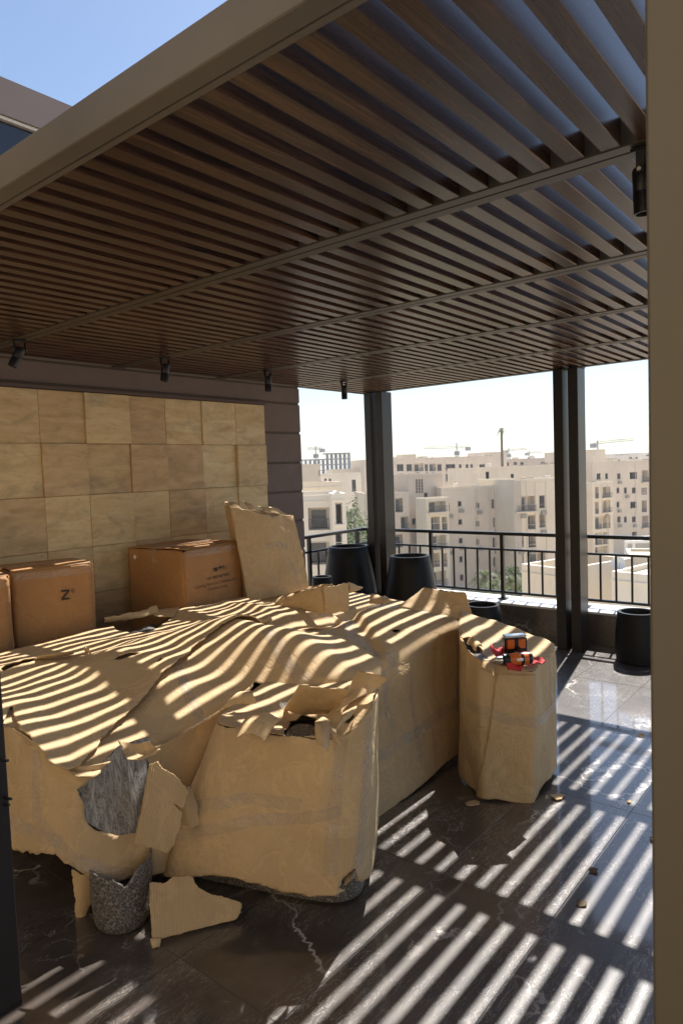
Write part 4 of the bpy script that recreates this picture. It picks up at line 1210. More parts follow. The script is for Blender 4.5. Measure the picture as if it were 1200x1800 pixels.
for q, dz, sdx in (((.30, .52), .05, 3), ((.55, .95), .045, 5), ((.02, .22), .04, 7)):
    a = lt[0].lerp(lt[1], q[0]); b = lt[0].lerp(lt[1], q[1])
    F3, L3, T3 = flap_fn(a + Vector((0, .03, -.02)), b + Vector((0, .03, -.02)), b + Vector((-.02, .12, dz - .02)), a + Vector((.02, .12, dz)), .02, .02, sdx, .012)
    hang(poly_sheet("torn_flap", M_WRAP2, F3, [(0, 0), (L3, 0, .01), (L3, T3, .02), (0, T3, .02)], (), .009, lean, .004, sdx), lean)
tape_on(F2, [(468, 960), (486, 955), (505, 962)], (0, L2, 0, T2), .05, lean, 3, off=.004)
tape_on(F2, [(512, 990), (520, 1015), (528, 1034)], (0, L2, 0, T2), .05, lean, 4, off=.004)

# crumpled low carton in front of it
low = tag(empty("crumpled_carton", (3.75, 3.25, .73)), "low crumpled piece of carton standing on the sofa in front of the round planters", "box")
def patch(name, cs, outl_rag, seed, bulge=.01, bend=.01, mt=None, root=None, amp=.005):
    F, L, T = flap_fn(*cs, bulge, bend, seed, amp)
    r = outl_rag
    return hang(poly_sheet(name, mt or M_WRAP, F, [(0, 0, r[0]), (L, 0, r[1]), (L, T, r[2]), (0, T, r[3])], (), .009, root, .005, seed), root)
patch("side_panel", [at(480, 1078, 4.85), at(572, 1078, 4.62), at(567, 1030, 4.62), at(478, 1064, 4.9)], (.004, .003, .006, .006), 3, .02, .03, root=low)
patch("front_panel", [at(570, 1078, 4.60), at(613, 1074, 4.72), at(613, 1024, 4.72), at(568, 1031, 4.60)], (.004, .003, .010, .004), 4, .004, .006, root=low)
patch("torn_flap", [at(612, 1042, 4.72), at(622, 1040, 4.80), at(637, 1033, 4.86), at(612, 1023, 4.72)], (.004, .006, .006, .003), 5, .01, .008, M_WRAP2, low)
patch("back_panel", [at(500, 1062, 5.2), at(580, 1060, 5.1), at(584, 1026, 5.1), at(545, 1032, 5.2)], (.003, .004, .006, .006), 6, .01, .01, root=low)
patch("torn_flap", [at(484, 1066, 4.9), at(540, 1052, 4.8), at(530, 1044, 4.95), at(488, 1052, 5.0)], (.004, .004, .008, .008), 7, .02, .02, root=low)

# scraps on the floor
SC = [((980, 1402), .045, "pale torn cardboard scrap beside the foot of the footstool carton", 3, .012),
      ((830, 1413), .04, "small brown cardboard scrap on the floor left of the footstool carton", 4, .006),
      ((1105, 1411), .016, "tiny pale scrap lying in the sunlit stripes towards the column", 5, .006),
      ((1126, 1294), .022, "small brown block lying on the shadow line near the planter", 6, .018),
      ((1042, 1533), .022, "curled dry leaf on the floor above the white patch of veins", 7, .010),
      ((1022, 1589), .024, "flat dry leaf lower down on the white patch of veins", 8, .006),
      ((1150, 1478), .030, "curled dry leaf against the beige column", 9, .014)]
for (px_, py_), r_, lb, sdx, hh in SC:
    p = onz(px_, py_, 0.0)
    rr = random.Random(sdx)
    def Ms(s, t, p=p, sdx=sdx, hh=hh, r_=r_):
        return np.stack([p.x + s, p.y + t, .004 + hh * (0.5 + 0.5 * np.sin(s / r_ * 2.2 + sdx)) * (0.4 + .6 * (t / r_) ** 2) + .002 * fbm(s * 40, t * 40, sdx, 2)], 1)
    n_ = 9
    ol = [(r_ * (1 + .5 * (rr.random() - .5)) * math.cos(2 * math.pi * i / n_), r_ * (.75 + .5 * (rr.random() - .5)) * math.sin(2 * math.pi * i / n_), .004) for i in range(n_)]
    tag(poly_sheet("cardboard_scrap" if sdx < 7 else "dry_leaf", M_WRAP2 if sdx < 7 else simple("dry_leaf", (.10, .065, .035), .8), Ms, ol, (), max(.003, r_ / 9), None, .003, sdx), lb, "scrap" if sdx < 7 else "leaf")

# ---------------- planters
def planter(x, y, r0, r1, h, label, base=False, bowl=False):
    t = tag(empty("planter", (x, y, 0)), label, "planter", "black round planters by the railing")
    if bowl:
        prof = [(r1 * .72, .001), (r1 * .9, .02), (r1, h * .45), (r1 * .97, h * .7), (r0 + .004, h - .012), (r0, h), (r0 - .022, h), (r0 - .026, h - .01), (r1 * .9, h * .6), (r1 * .7, .06), (.01, .05)]
    else:
        prof = [(r1 - .012, .001 if not base else .05), (r1, .012 if not base else .062)]
        for i in range(1, 9):
            u = i / 9
            prof.append((r1 + (r0 - r1) * (u ** 1.15) + .012 * math.sin(u * math.pi), .01 + (h - .02) * u))
        prof += [(r0 + .002, h - .006), (r0 - .003, h), (r0 - .028, h), (r0 - .032, h - .008), (r0 - .03, h - .25 * min(1, h)), (.02, h - .26 * min(1, h))]
    MB().lathe(prof, 56).build("pot", M_POT, t, True)
    MB().lathe([(r0 - .032, h - .22 * min(1, h)), (.01, h - .215 * min(1, h))], 32).build("soil", M_GROUT, t, True)
    if base:
        MB().lathe([(r1 + .02, .001), (r1 + .045, .01), (r1 + .045, .045), (r1 + .03, .05), (r1 + .01, .05)], 48).build("saucer", M_POT, t, True)
    return t
planter(6.02, 4.80, .225, .335, .900, "tallest black planter, left of the left pair of posts")
planter(5.95, 3.93, .205, .315, .845, "tall black planter just right of the left pair of posts")
planter(6.16, 1.735, .160, .172, .440, "short black planter on the floor beside the beige column")
planter(6.05, 3.165, .165, .195, .385, "black bowl planter half hidden behind the cardboard flap", bowl=True)
planter(5.50, 4.76, .105, .13, .630, "narrow black planter behind the leaning torn carton")
planter(5.62, 4.26, .11, .13, .375, "low black planter in front of the tallest one, only its rim showing", bowl=True)
# ================================================================== THE TOWN BEYOND
M_GROUND = simple("dusty_ground", (0.45, 0.36, 0.25), 0.95, var=0.25, scale=0.05)
M_GRASS = simple("lawn", (0.06, 0.11, 0.025), 0.95, var=0.4, scale=0.6)
M_ROAD = simple("asphalt", (0.06, 0.058, 0.056), 0.9, var=0.2, scale=0.3)
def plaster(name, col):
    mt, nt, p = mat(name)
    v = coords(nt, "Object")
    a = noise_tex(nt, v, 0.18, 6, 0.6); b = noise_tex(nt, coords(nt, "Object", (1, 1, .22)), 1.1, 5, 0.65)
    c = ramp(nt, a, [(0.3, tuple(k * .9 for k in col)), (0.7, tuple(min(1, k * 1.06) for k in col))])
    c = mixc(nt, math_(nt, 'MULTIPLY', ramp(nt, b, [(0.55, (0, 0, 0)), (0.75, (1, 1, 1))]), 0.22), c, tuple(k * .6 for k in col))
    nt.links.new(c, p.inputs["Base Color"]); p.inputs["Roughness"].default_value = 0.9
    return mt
M_P1 = plaster("beige_plaster", (0.68, 0.585, 0.475))
M_P2 = plaster("cream_plaster", (0.72, 0.63, 0.50))
M_P3 = plaster("taupe_and_shaded_plaster", (0.55, 0.47, 0.39))  # own taupe on the skyline block, painted shade on tower and side wall
M_P4 = plaster("white_plaster", (0.76, 0.70, 0.60))
M_ROOF = plaster("sandy_roof", (0.50, 0.41, 0.27))
M_CONC = plaster("raw_concrete", (0.24, 0.24, 0.25))
M_WINF = simple("window_frame", (0.30, 0.28, 0.25), 0.6)
M_PANE = simple("window_pane", (0.045, 0.05, 0.055), 0.12, spec=0.7, var=0.4, scale=0.5)
M_RAILG = simple("balcony_rail", (0.05, 0.06, 0.08), 0.4)
M_CRANE = simple("crane_paint", (0.10, 0.10, 0.10), 0.6)
ground = tag(MB().box(-600, 1600, -1200, 1500, GZ - 2, GZ).build("ground", M_GROUND), kind="structure")
for (lx0, lx1, ly0, ly1) in ((62, 84, 62, 84), (58, 74, 34, 44)):
    tag(MB().box(lx0, lx1, ly0, ly1, GZ + .004, GZ + .02).build("lawn", M_GRASS), kind="structure")

class Facade:
    """local frame of one flat front: origin at top left, u along the front, z down from the roof, n outward"""
    def __init__(s, px0, D0, px1, D1, ytop, ytop1=None):
        A = at(px0, ytop, D0); B = at(px1, ytop1 if ytop1 else ytop, D1)
        s.z = A.z if ytop1 is None else A.z
        s.A = Vector((A.x, A.y)); s.B = Vector((B.x, B.y))
        s.L = (s.B - s.A).length; s.d = (s.B - s.A) / s.L
        s.n = Vector((s.d.y, -s.d.x))
        if s.n.dot(Vector((EYE.x, EYE.y)) - s.A) < 0: s.n = -s.n
    def P(s, u, h, o=0.0):
        q = s.A + s.d * u + s.n * o
        return Vector((q.x, q.y, h))
    def uh(s, x, y):
        """picture point on the front -> (u, height)"""
        r = ray(x, y); n3 = Vector((s.n.x, s.n.y, 0))
        t = (Vector((s.A.x, s.A.y, 0)) - EYE).dot(n3) / r.dot(n3)
        p = EYE + r * t
        return (Vector((p.x, p.y)) - s.A).dot(s.d), p.z

def house(name, label, px0, D0, px1, D1, ytop, depth, mt, wins=(), balc=(), vents=(), parapet=0.9, roof=True, base=None, group=None, cat="building"):
    fc = Facade(px0, D0, px1, D1, ytop)
    c0 = fc.P(fc.L / 2, 0, -depth / 2)
    root = tag(empty(name, (c0.x, c0.y, GZ if base is None else base)), label, cat, group)
    zb = GZ if base is None else base
    z = fc.z
    H = lambda o: hang3(o, root)
    op = []
    for w in list(wins) + [b[:4] for b in balc]:
        u0, h1 = fc.uh(w[0], w[1]); u1, h0 = fc.uh(w[2], w[3])
        op.append((max(.15, min(u0, u1)), min(fc.L - .15, max(u0, u1)), min(h0, h1), min(max(h0, h1), z - .1)))
    us = sorted(set([0.0, fc.L] + [o[0] for o in op] + [o[1] for o in op]))
    hs = sorted(set([zb, z] + [o[2] for o in op] + [o[3] for o in op]))
    mb = MB()
    for a, b in zip(us[:-1], us[1:]):
        for c, d in zip(hs[:-1], hs[1:]):
            mu, mh = (a + b) / 2, (c + d) / 2
            if any(o[0] < mu < o[1] and o[2] < mh < o[3] for o in op): continue
            mb.quad(fc.P(a, c), fc.P(b, c), fc.P(b, d), fc.P(a, d))
    nw = len(wins)
    for i, o in enumerate(op):
        dp = -.22 if i < nw else -1.5
        a, b, c, d = o
        mb.quad(fc.P(a, c), fc.P(b, c), fc.P(b, c, dp), fc.P(a, c, dp)).quad(fc.P(a, d), fc.P(b, d), fc.P(b, d, dp), fc.P(a, d, dp))
        mb.quad(fc.P(a, c), fc.P(a, d), fc.P(a, d, dp), fc.P(a, c, dp)).quad(fc.P(b, c), fc.P(b, d), fc.P(b, d, dp), fc.P(b, c, dp))
    D = -depth
    zr = z - parapet
    mb.quad(fc.P(0, zb), fc.P(0, z), fc.P(0, z, D), fc.P(0, zb, D)).quad(fc.P(fc.L, zb), fc.P(fc.L, z), fc.P(fc.L, z, D), fc.P(fc.L, zb, D))
    mb.quad(fc.P(0, zb, D), fc.P(fc.L, zb, D), fc.P(fc.L, z, D), fc.P(0, z, D))
    pt = .25
    # parapet top and inner faces
    mb.quad(fc.P(0, z), fc.P(fc.L, z), fc.P(fc.L - pt, z, -pt), fc.P(pt, z, -pt)).quad(fc.P(0, z, D), fc.P(fc.L, z, D), fc.P(fc.L - pt, z, D + pt), fc.P(pt, z, D + pt))
    mb.quad(fc.P(0, z), fc.P(pt, z, -pt), fc.P(pt, z, D + pt), fc.P(0, z, D)).quad(fc.P(fc.L, z), fc.P(fc.L - pt, z, -pt), fc.P(fc.L - pt, z, D + pt), fc.P(fc.L, z, D))
    for (a, oa), (b, ob) in (((pt, -pt), (fc.L - pt, -pt)), ((fc.L - pt, -pt), (fc.L - pt, D + pt)), ((fc.L - pt, D + pt), (pt, D + pt)), ((pt, D + pt), (pt, -pt))):
        mb.quad(fc.P(a, zr, oa), fc.P(b, zr, ob), fc.P(b, z, ob), fc.P(a, z, oa))
    H(mb.build("wall", mt, root, fix=False))
    H(MB().quad(fc.P(pt, zr, -pt), fc.P(fc.L - pt, zr, -pt), fc.P(fc.L - pt, zr, D + pt), fc.P(pt, zr, D + pt)).build("roof", M_ROOF, root, fix=False))
    # a thin string course under the roof
    H(MB().beam(fc.P(0, z - .55, .03), fc.P(fc.L, z - .55, .03), .06, .10).build("string_course", mt, root))
    for i, o in enumerate(op):
        a, b, c, d = o
        if i < nw:
            f = MB(); t_ = min(.09, (b - a) * .12)
            q = -.16
            f.beam(fc.P(a + t_ / 2, c, q), fc.P(a + t_ / 2, d, q), t_, .08).beam(fc.P(b - t_ / 2, c, q), fc.P(b - t_ / 2, d, q), t_, .08)
            f.beam(fc.P(a + t_, d - t_ / 2, q), fc.P(b - t_, d - t_ / 2, q), .08, t_).beam(fc.P(a + t_, c + t_ / 2, q), fc.P(b - t_, c + t_ / 2, q), .08, t_)
            if b - a > .9: f.beam(fc.P((a + b) / 2, c + t_, q), fc.P((a + b) / 2, d - t_, q), t_ * .8, .08)
            fo_ = H(f.build("window", M_WINF, root))
            pn = MB().quad(fc.P(a, c, -.2), fc.P(b, c, -.2), fc.P(b, d, -.2), fc.P(a, d, -.2)).build("pane", M_PANE, fo_, fix=False)
            pn.matrix_parent_inverse = Matrix.Translation(-root.location)
            H(MB().beam(fc.P(a - .08, c - .05, .05), fc.P(b + .08, c - .05, .05), .16, .08).build("sill", mt, root))
        else:
            bw = H(MB().quad(fc.P(a, c, -1.5), fc.P(b, c, -1.5), fc.P(b, d, -1.5), fc.P(a, d, -1.5)).build("balcony_back", mt, root, fix=False))
            dw = min(b - a, 1.9) * .72; m0 = a + (b - a) * .45
            hd_ = min(2.3, (d - c) * .86)
            dn = H(MB().quad(fc.P(m0 - dw / 2, c + .02, -1.46), fc.P(m0 + dw / 2, c + .02, -1.46), fc.P(m0 + dw / 2, c + hd_, -1.46), fc.P(m0 - dw / 2, c + hd_, -1.46)).build("balcony_door", M_PANE, root, fix=False))
            fr = MB()
            for uu in (m0 - dw / 2, m0, m0 + dw / 2): fr.beam(fc.P(uu, c + .02, -1.44), fc.P(uu, c + hd_, -1.44), .09, .05)
            fr.beam(fc.P(m0 - dw / 2, c + hd_, -1.44), fc.P(m0 + dw / 2, c + hd_, -1.44), .06, .09)
            fq = fr.build("frame", M_WINF, dn); fq.matrix_parent_inverse = Matrix.Translation(-root.location)
            st = balc[i - nw][4] if len(balc[i - nw]) > 4 else 0
            pr = 0.55 if st == 1 else 0.0
            if st == 1:
                H(MB().beam(fc.P(a - .2, c - .1, pr / 2), fc.P(b + .2, c - .1, pr / 2), pr, .2).build("balcony_slab", mt, root))
            rl = MB()
            rl.beam(fc.P(a, c + .95, pr - .06), fc.P(b, c + .95, pr - .06), .05, .06).beam(fc.P(a, c + .12, pr - .06), fc.P(b, c + .12, pr - .06), .05, .05)
            n_ = max(3, int((b - a) / .22))
            for k in range(n_ + 1):
                u = a + .02 + (b - a - .04) * k / n_
                rl.beam(fc.P(u, c + .14, pr - .06), fc.P(u, c + .93, pr - .06), .045, .03)
            H(rl.build("balcony_rail", M_RAILG, root))
    rng = random.Random(int(px0 * 7 + ytop))
    if fc.L > 6 and len(op) > 4:
        for o in op:
            a, b, c, d = o
            if rng.random() < .45 and c - 1.1 > zb:
                uu = a + (b - a) * rng.uniform(.1, .5)
                H(MB().beam(fc.P(uu, c - .75, .22), fc.P(uu + .85, c - .75, .22), .34, .6).build("cooling_unit", M_WINF, root))
        for k in range(3):
            uu = fc.L * rng.uniform(.1, .9)
            H(MB().beam(fc.P(uu, zb, .05), fc.P(uu, z - .6, .05), .10, .10).build("drain_pipe", mt, root))
    nfl = int((z - zb) / 3.2)
    for k in range(1, min(7, nfl)):
        H(MB().beam(fc.P(0, z - .9 - 3.2 * k, .012), fc.P(fc.L, z - .9 - 3.2 * k, .012), .03, .05).build("floor_line", mt, root))
    for v in vents:
        u0, h1 = fc.uh(v[0], v[1]); u1, h0 = fc.uh(v[2], v[3])
        nx, nz = v[4], v[5]
        for i in range(nx):
            for j in range(nz):
                cu = u0 + (u1 - u0) * (i + .5) / nx; ch_ = h0 + (h1 - h0) * (j + .5) / nz
                w2 = (u1 - u0) / nx * .32; h2 = (h1 - h0) / nz * .34
                H(MB().quad(fc.P(cu - w2, ch_ - h2, .012), fc.P(cu + w2, ch_ - h2, .012), fc.P(cu + w2, ch_ + h2, .012), fc.P(cu - w2, ch_ + h2, .012)).beam(fc.P(cu - w2, ch_ - h2 - .05, .04), fc.P(cu + w2, ch_ - h2 - .05, .04), .08, .08).build("vent_hole", M_GROOVE, root))
    return root, fc
def hang3(o, root):
    o.matrix_parent_inverse = Matrix.Translation(-root.location)
    return o

BG = "apartment buildings seen over the railing"
# far long block along the skyline
row = []
for x0, x1 in ((697, 709), (714, 724), (746, 752), (768, 776), (783, 800), (806, 811), (818, 823), (826, 831), (842, 852)):
    row += [(x0, 816, x1, 828), (x0, 833, x1, 846)]
house("apartment_block", "long pale block with dark window rows along the skyline right of the left posts", 640, 205, 866, 215, 808, 16, M_P1, wins=[r for r in row], balc=[(726, 815, 744, 828, 0), (754, 815, 766, 828, 0)], group=BG)
house("rooftop_room", "square sunlit stair room on the long pale skyline block", 706, 212, 731, 213, 799, 6, M_P2, parapet=.2, base=3.5, group=BG)
house("apartment_block", "pale stepped block with a small tower on the skyline left of the palm mast", 850, 240, 890, 242, 795, 14, M_P1, wins=[(852, 800, 856, 806), (860, 800, 864, 806)], group=BG)
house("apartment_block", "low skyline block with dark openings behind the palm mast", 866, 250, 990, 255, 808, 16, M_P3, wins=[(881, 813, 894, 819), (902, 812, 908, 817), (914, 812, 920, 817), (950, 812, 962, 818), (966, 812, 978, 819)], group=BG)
house("rooftop_room", "plain stair room on the skyline just left of the right posts", 973, 235, 990, 236, 795, 6, M_P2, parapet=.2, base=2, group=BG)
house("apartment_block", "cream upper storey with one tall door behind the right wing", 838, 140, 992, 146, 822, 14, M_P2, wins=[(853, 829, 860, 856), (897, 833, 903, 846)], group=BG)
# middle complex
house("apartment_block", "stair tower with taupe painted-in shading and a lattice of vent holes near the left posts", 717, 112, 777, 116, 834, 9, M_P3, wins=[(745, 866, 752, 878), (724, 911, 731, 922)], vents=[(729, 842, 744, 866, 3, 5)], group=BG)  # tower's shading put in through the darker plaster
house("apartment_block", "beige wing with a stack of balconies beside the left posts", 640, 111, 718, 112, 867, 10, M_P1,
      balc=[(694, 876, 708, 900, 0), (704, 908, 722, 930, 1), (694, 940, 708, 962, 0), (694, 975, 708, 998, 0)], group=BG)
house("apartment_block", "beige facade with a column of small windows in the middle of the view", 775, 113, 882, 115.5, 857, 10, M_P1,
      wins=[(804, 881, 811, 890), (805, 913, 812, 922), (806, 946, 813, 955), (807, 978, 813, 988), (808, 1010, 814, 1020), (863, 878, 871, 893), (866, 910, 873, 926), (865, 945, 872, 962), (866, 980, 873, 996), (866, 1014, 873, 1030), (836, 884, 842, 893), (836, 916, 842, 925), (836, 948, 842, 957), (836, 981, 842, 990), (785, 885, 790, 899), (785, 950, 790, 964)],
      balc=[], group=BG)
house("balcony_tower", "pale frame of stacked balconies standing forward of the beige facade", 748, 108, 788, 110, 876, 3, M_P2,
      balc=[(753, 882, 783, 899, 1), (757, 909, 773, 932, 0), (776, 909, 786, 932, 0), (757, 942, 784, 964, 1), (757, 973, 773, 996, 0), (776, 973, 786, 996, 0), (757, 1006, 784, 1028, 1)], parapet=.2, group=BG, cat="building")
house("apartment_block", "side wall of the right wing, its deep shade painted in as taupe", 879, 115, 904, 108, 846, 1.0, M_P3, group=BG)  # darker plaster paints in the shade on this side of the cream wing
house("apartment_block", "cream right wing with balconies and a lattice window left of the right posts", 903, 108, 992, 110, 843, 14, M_P2,
      wins=[(947, 871, 957, 893), (984, 868, 990, 884)], balc=[(907, 873, 940, 898, 1), (927, 906, 941, 930, 0), (947, 903, 958, 927, 0), (908, 942, 920, 962, 0), (928, 940, 941, 962, 0), (907, 973, 920, 1000, 0), (930, 973, 958, 996, 0)], vents=[(948, 872, 956, 892, 2, 4)], group=BG)
# block right of the posts
house("apartment_block", "large grey beige block with balconies between the right posts and the column", 1040, 146, 1200, 158, 812, 16, M_P1,
      wins=[(1048, 832, 1055, 843), (1106, 830, 1119, 842), (1083, 857, 1088, 867), (1107, 882, 1118, 893), (1084, 908, 1090, 918), (1110, 935, 1119, 943), (1084, 832, 1090, 842), (1063, 832, 1068, 842), (1096, 857, 1101, 867), (1096, 908, 1101, 918), (1083, 882, 1088, 892), (1110, 857, 1117, 867), (1110, 908, 1117, 918)],
      balc=[(1127, 827, 1139, 847, 1), (1146, 827, 1156, 847, 1), (1145, 853, 1156, 872, 1), (1127, 880, 1136, 900, 0), (1146, 880, 1156, 900, 1), (1127, 907, 1139, 927, 1), (1147, 907, 1158, 927, 1)], vents=[(1126, 857, 1136, 869, 4, 3)], group=BG)
house("balcony_tower", "projecting balcony wing just right of the right posts", 1040, 138, 1076, 141, 848, 5, M_P2,
      balc=[(1045, 856, 1052, 876, 0), (1058, 856, 1072, 874, 1), (1045, 882, 1052, 903, 0), (1058, 880, 1072, 900, 1), (1045, 908, 1072, 928, 0), (1045, 937, 1068, 956, 0), (1045, 962, 1068, 980, 0)], parapet=.3, group=BG)
house("rooftop_room", "tall sunlit sandy stair room beside the right posts", 1044, 172, 1063, 173, 790, 7, M_P2, parapet=.2, base=0, group=BG)
for i, (a, b, yt, D, mm, lb) in enumerate(((1063, 1100, 805, 300, M_P2, "cream roofs on the far skyline right of the sandy stair room"), (1095, 1130, 800, 380, M_P4, "far white block in the middle of the right skyline"), (1122, 1165, 796, 420, M_P4, "highest far white block next to the beige column"), (1078, 1092, 798, 430, M_P4, "small far white tower behind the cream roofs"))):
    house("distant_block", lb, a, D, b, D + 6, yt, 20, mm, wins=[(a + (b - a) * .3, yt + 3, a + (b - a) * .42, yt + 6), (a + (b - a) * .6, yt + 3, a + (b - a) * .7, yt + 6)], group="distant blocks on the skyline")
# left, between wall and posts
house("apartment_block", "near block with a long balcony seen between the brown wall and the left posts", 505, 59.5, 583, 59.4, 872, 12, M_P4,
      balc=[(541, 893, 580, 931, 0), (541, 952, 580, 992, 0)], group=BG)
house("apartment_block", "white corner tower with a tall lattice opening left of the tall planter", 583, 57, 607, 57.1, 868, 4, M_P4, wins=[(589, 884, 602, 921), (589, 938, 602, 975)], group=BG)
house("rooftop_room", "sunlit cream roof room above the near block at the end of the wall", 505, 72, 601, 74, 850, 7, M_P2, parapet=.5, base=-6, group=BG)
house("villa", "beige villa behind the near block at the end of the wall", 500, 150, 563, 154, 817, 12, M_P1, wins=[(563 - 3, 826, 563 - 1, 836)], group=BG)
house("villa", "bluish white villa with a dark canopy left of the left posts", 563, 165, 634, 170, 833, 12, M_P4, wins=[(618, 843, 626, 864), (570, 841, 574, 847), (578, 841, 582, 847)], group=BG)
house("villa", "long low sunlit sandy building beyond the bluish villa", 585, 210, 640, 212, 825, 12, M_P2, group=BG)
# concrete frame under construction
fc = Facade(530, 420, 622, 424, 798)
cr = tag(empty("concrete_frame", tuple(fc.P(fc.L / 2, GZ, -8))), "grey concrete building skeleton under construction on the far left skyline", "building")
zt = fc.z
for k in range(8):
    z = zt - k * 3.4
    u0 = 0 if k else fc.L * .42
    u1 = fc.L if k > 1 else fc.L * .93
    hang3(MB().box(0, 1, 0, 1, 0, .35).build("floor_slab", M_CONC, cr), cr)
    o = [c for c in cr.children][-1]
    mb = MB(); a, b = fc.P(u0, z, 0), fc.P(u1, z, 0); c, d = fc.P(u1, z, -16), fc.P(u0, z, -16)
    mb.quad(a, b, c, d).quad(a - Vector((0, 0, .5)), b - Vector((0, 0, .5)), c - Vector((0, 0, .5)), d - Vector((0, 0, .5))).quad(a, b, b - Vector((0, 0, .5)), a - Vector((0, 0, .5)))
    o.data = mb.mesh("floor_slab", M_CONC, fix=False)
    n_ = 13
    mb = MB()
    for i in range(n_):
        u = fc.L * i / (n_ - 1)
        if u0 - .1 <= u <= u1 + .1:
            for oo in (-.4, -8):
                hang3(MB().beam(fc.P(u, z - 3.4, oo), fc.P(u, z - .5, oo), .7, .7).build("column", M_CONC, cr), cr)
    if k > 1:
        mb = MB()
        for i in range(n_ - 1):
            if (i * 7 + k * 3) % 5 < 2:
                mb.quad(fc.P(fc.L * i / (n_ - 1) + .5, z - 3.3, -7), fc.P(fc.L * (i + 1) / (n_ - 1) - .5, z - 3.3, -7), fc.P(fc.L * (i + 1) / (n_ - 1) - .5, z - .6, -7), fc.P(fc.L * i / (n_ - 1) + .5, z - .6, -7))
        if mb.f: hang3(mb.build("infill_wall", M_CONC, cr, fix=False), cr)

# low roofs just below the terrace
house("roof_house", "open sunlit roof terrace with cream walls seen through the bars left of the right posts", 916, 46, 992, 43, 985 + 6, 7, M_P2, parapet=1.6, group="low white roofs just below the terrace")
house("roof_house", "beige roof wall between the right posts and the satellite dish", 1044, 50, 1080, 49, 1008, 7, M_P2, parapet=1.2, group="low white roofs just below the terrace")
house("roof_house", "white house with a flat coping just below the terrace at right", 1074, 41, 1190, 38, 1004, 6, M_P4, parapet=.3, group="low white roofs just below the terrace")
house("roof_house", "sunlit beige roof room behind the white house at right", 1106, 47, 1190, 46, 979, 5, M_P2, parapet=.2, base=-12, group="low white roofs just below the terrace")
pf_ = tag(empty("roof_frame", tuple(at(1125, 985, 50))), "white open frame standing on the roof behind the satellite dish", "frame")
mb = MB(); zt_ = at(1100, 952, 52).z
for px_, dd in ((1099, 52), (1113, 55), (1160, 52), (1170, 55)):
    p = at(px_, 952, dd); mb.box(p.x - .09, p.x + .09, p.y - .09, p.y + .09, zt_ - 2.6, zt_ - .151)
hang3(mb.build("posts", M_WHITE, pf_), pf_)
mb = MB()
a, b, c, d = at(1097, 952, 52), at(1172, 952, 52), at(1172, 952, 55), at(1112, 952, 55)
for p, q in ((a, b), (d, c)): mb.beam(Vector((p.x, p.y, zt_ - .05)), Vector((q.x, q.y, zt_ - .05)), .18, .2)
hang3(mb.build("beams", M_WHITE, pf_), pf_)
dsh = tag(empty("satellite_dish", tuple(at(1085, 1004, 42))), "white satellite dish on the low roof behind the railing", "dish")
dm = MB().lathe([(.005, 0), (.15, .02), (.3, .075), (.42, .15), (.43, .16), (.40, .15), (.28, .085), (.1, .03), (.01, .02)], 28).build("bowl", M_WHITE, dsh, True)
dm.location = (0, 0, .45); dm.rotation_euler = (math.radians(65), 0, math.radians(-60))
MB().tube([(0, 0, -.35), (0, 0, .42)], .04, 8).build("mast", M_CONC, dsh)
am = MB().tube([(0, -.42, .0), (0, -.1, .55)], .02, 6).build("feed_arm", M_CONC, dsh); am.location = (0, 0, .45); am.rotation_euler = dm.rotation_euler

# roof clutter: tanks, cooling units, stair heads, each standing on a roof
rr = random.Random(21)
CL = [(662, 809, 206, 1.5), (690, 808, 207, 1.2), (742, 808, 208, 1.6), (760, 808, 209, 1.0), (785, 808, 210, 1.4), (822, 808, 211, 1.1), (845, 808, 212, 1.6),
      (872, 808, 252, 1.5), (905, 808, 253, 1.3), (935, 808, 254, 1.8), (958, 808, 254, 1.2), (1075, 812, 152, 1.2), (1092, 812, 153, .9), (1112, 812, 154, 1.3), (1135, 812, 155, 1.1),
      (858, 822, 142, 1.0), (918, 822, 144, .8), (955, 822, 145, 1.1), (800, 857, 118, .8), (838, 857, 119, .7), (930, 844, 113, .7), (962, 844, 113, .9)]
for i, (px_, yb, D, s_) in enumerate(CL):
    p = at(px_, yb, D + 3)
    kind = i % 3
    roof_ = "long pale skyline block" if i < 7 else "block behind the palm mast" if i < 11 else "block right of the right posts" if i < 15 else "cream upper storey" if i < 18 else "beige facade" if i < 20 else "cream right wing"
    i0 = 0 if i < 7 else 7 if i < 11 else 11 if i < 15 else 15 if i < 18 else 18 if i < 20 else 20
    order = ["leftmost", "second", "third", "fourth", "fifth", "sixth", "seventh"][i - i0]
    what = "round water tank" if kind == 0 else "white box unit" if kind == 1 else "cream box unit"
    t = tag(empty("roof_tank" if kind == 0 else "roof_unit", (p.x, p.y, p.z - 1.0)), "%s, %s from the left on the %s" % (what, order, roof_), "tank" if kind == 0 else "unit", "small things standing on the far roofs")
    if kind == 0:
        MB().lathe([(s_ * .5, .0), (s_ * .5, 1.0 + s_ * .7), (s_ * .42, 1.1 + s_ * .8), (.1, 1.15 + s_ * .8)], 16).build("tank", M_P4, t, True)
        MB().tube([(0, 0, 1.1 + s_ * .8), (0, 0, 1.3 + s_ * .8)], .12, 8).build("lid", M_CONC, t)
    else:
        MB().box(-s_ * .9, s_ * .9, -s_ * .6, s_ * .6, 0, 1.0 + s_ * .55, .03).build("casing", M_P4 if kind == 1 else M_P2, t)
        MB().box(-s_ * .95, s_ * .95, -s_ * .65, s_ * .65, 1.0 + s_ * .55, 1.08 + s_ * .55).build("cap", M_CONC, t)
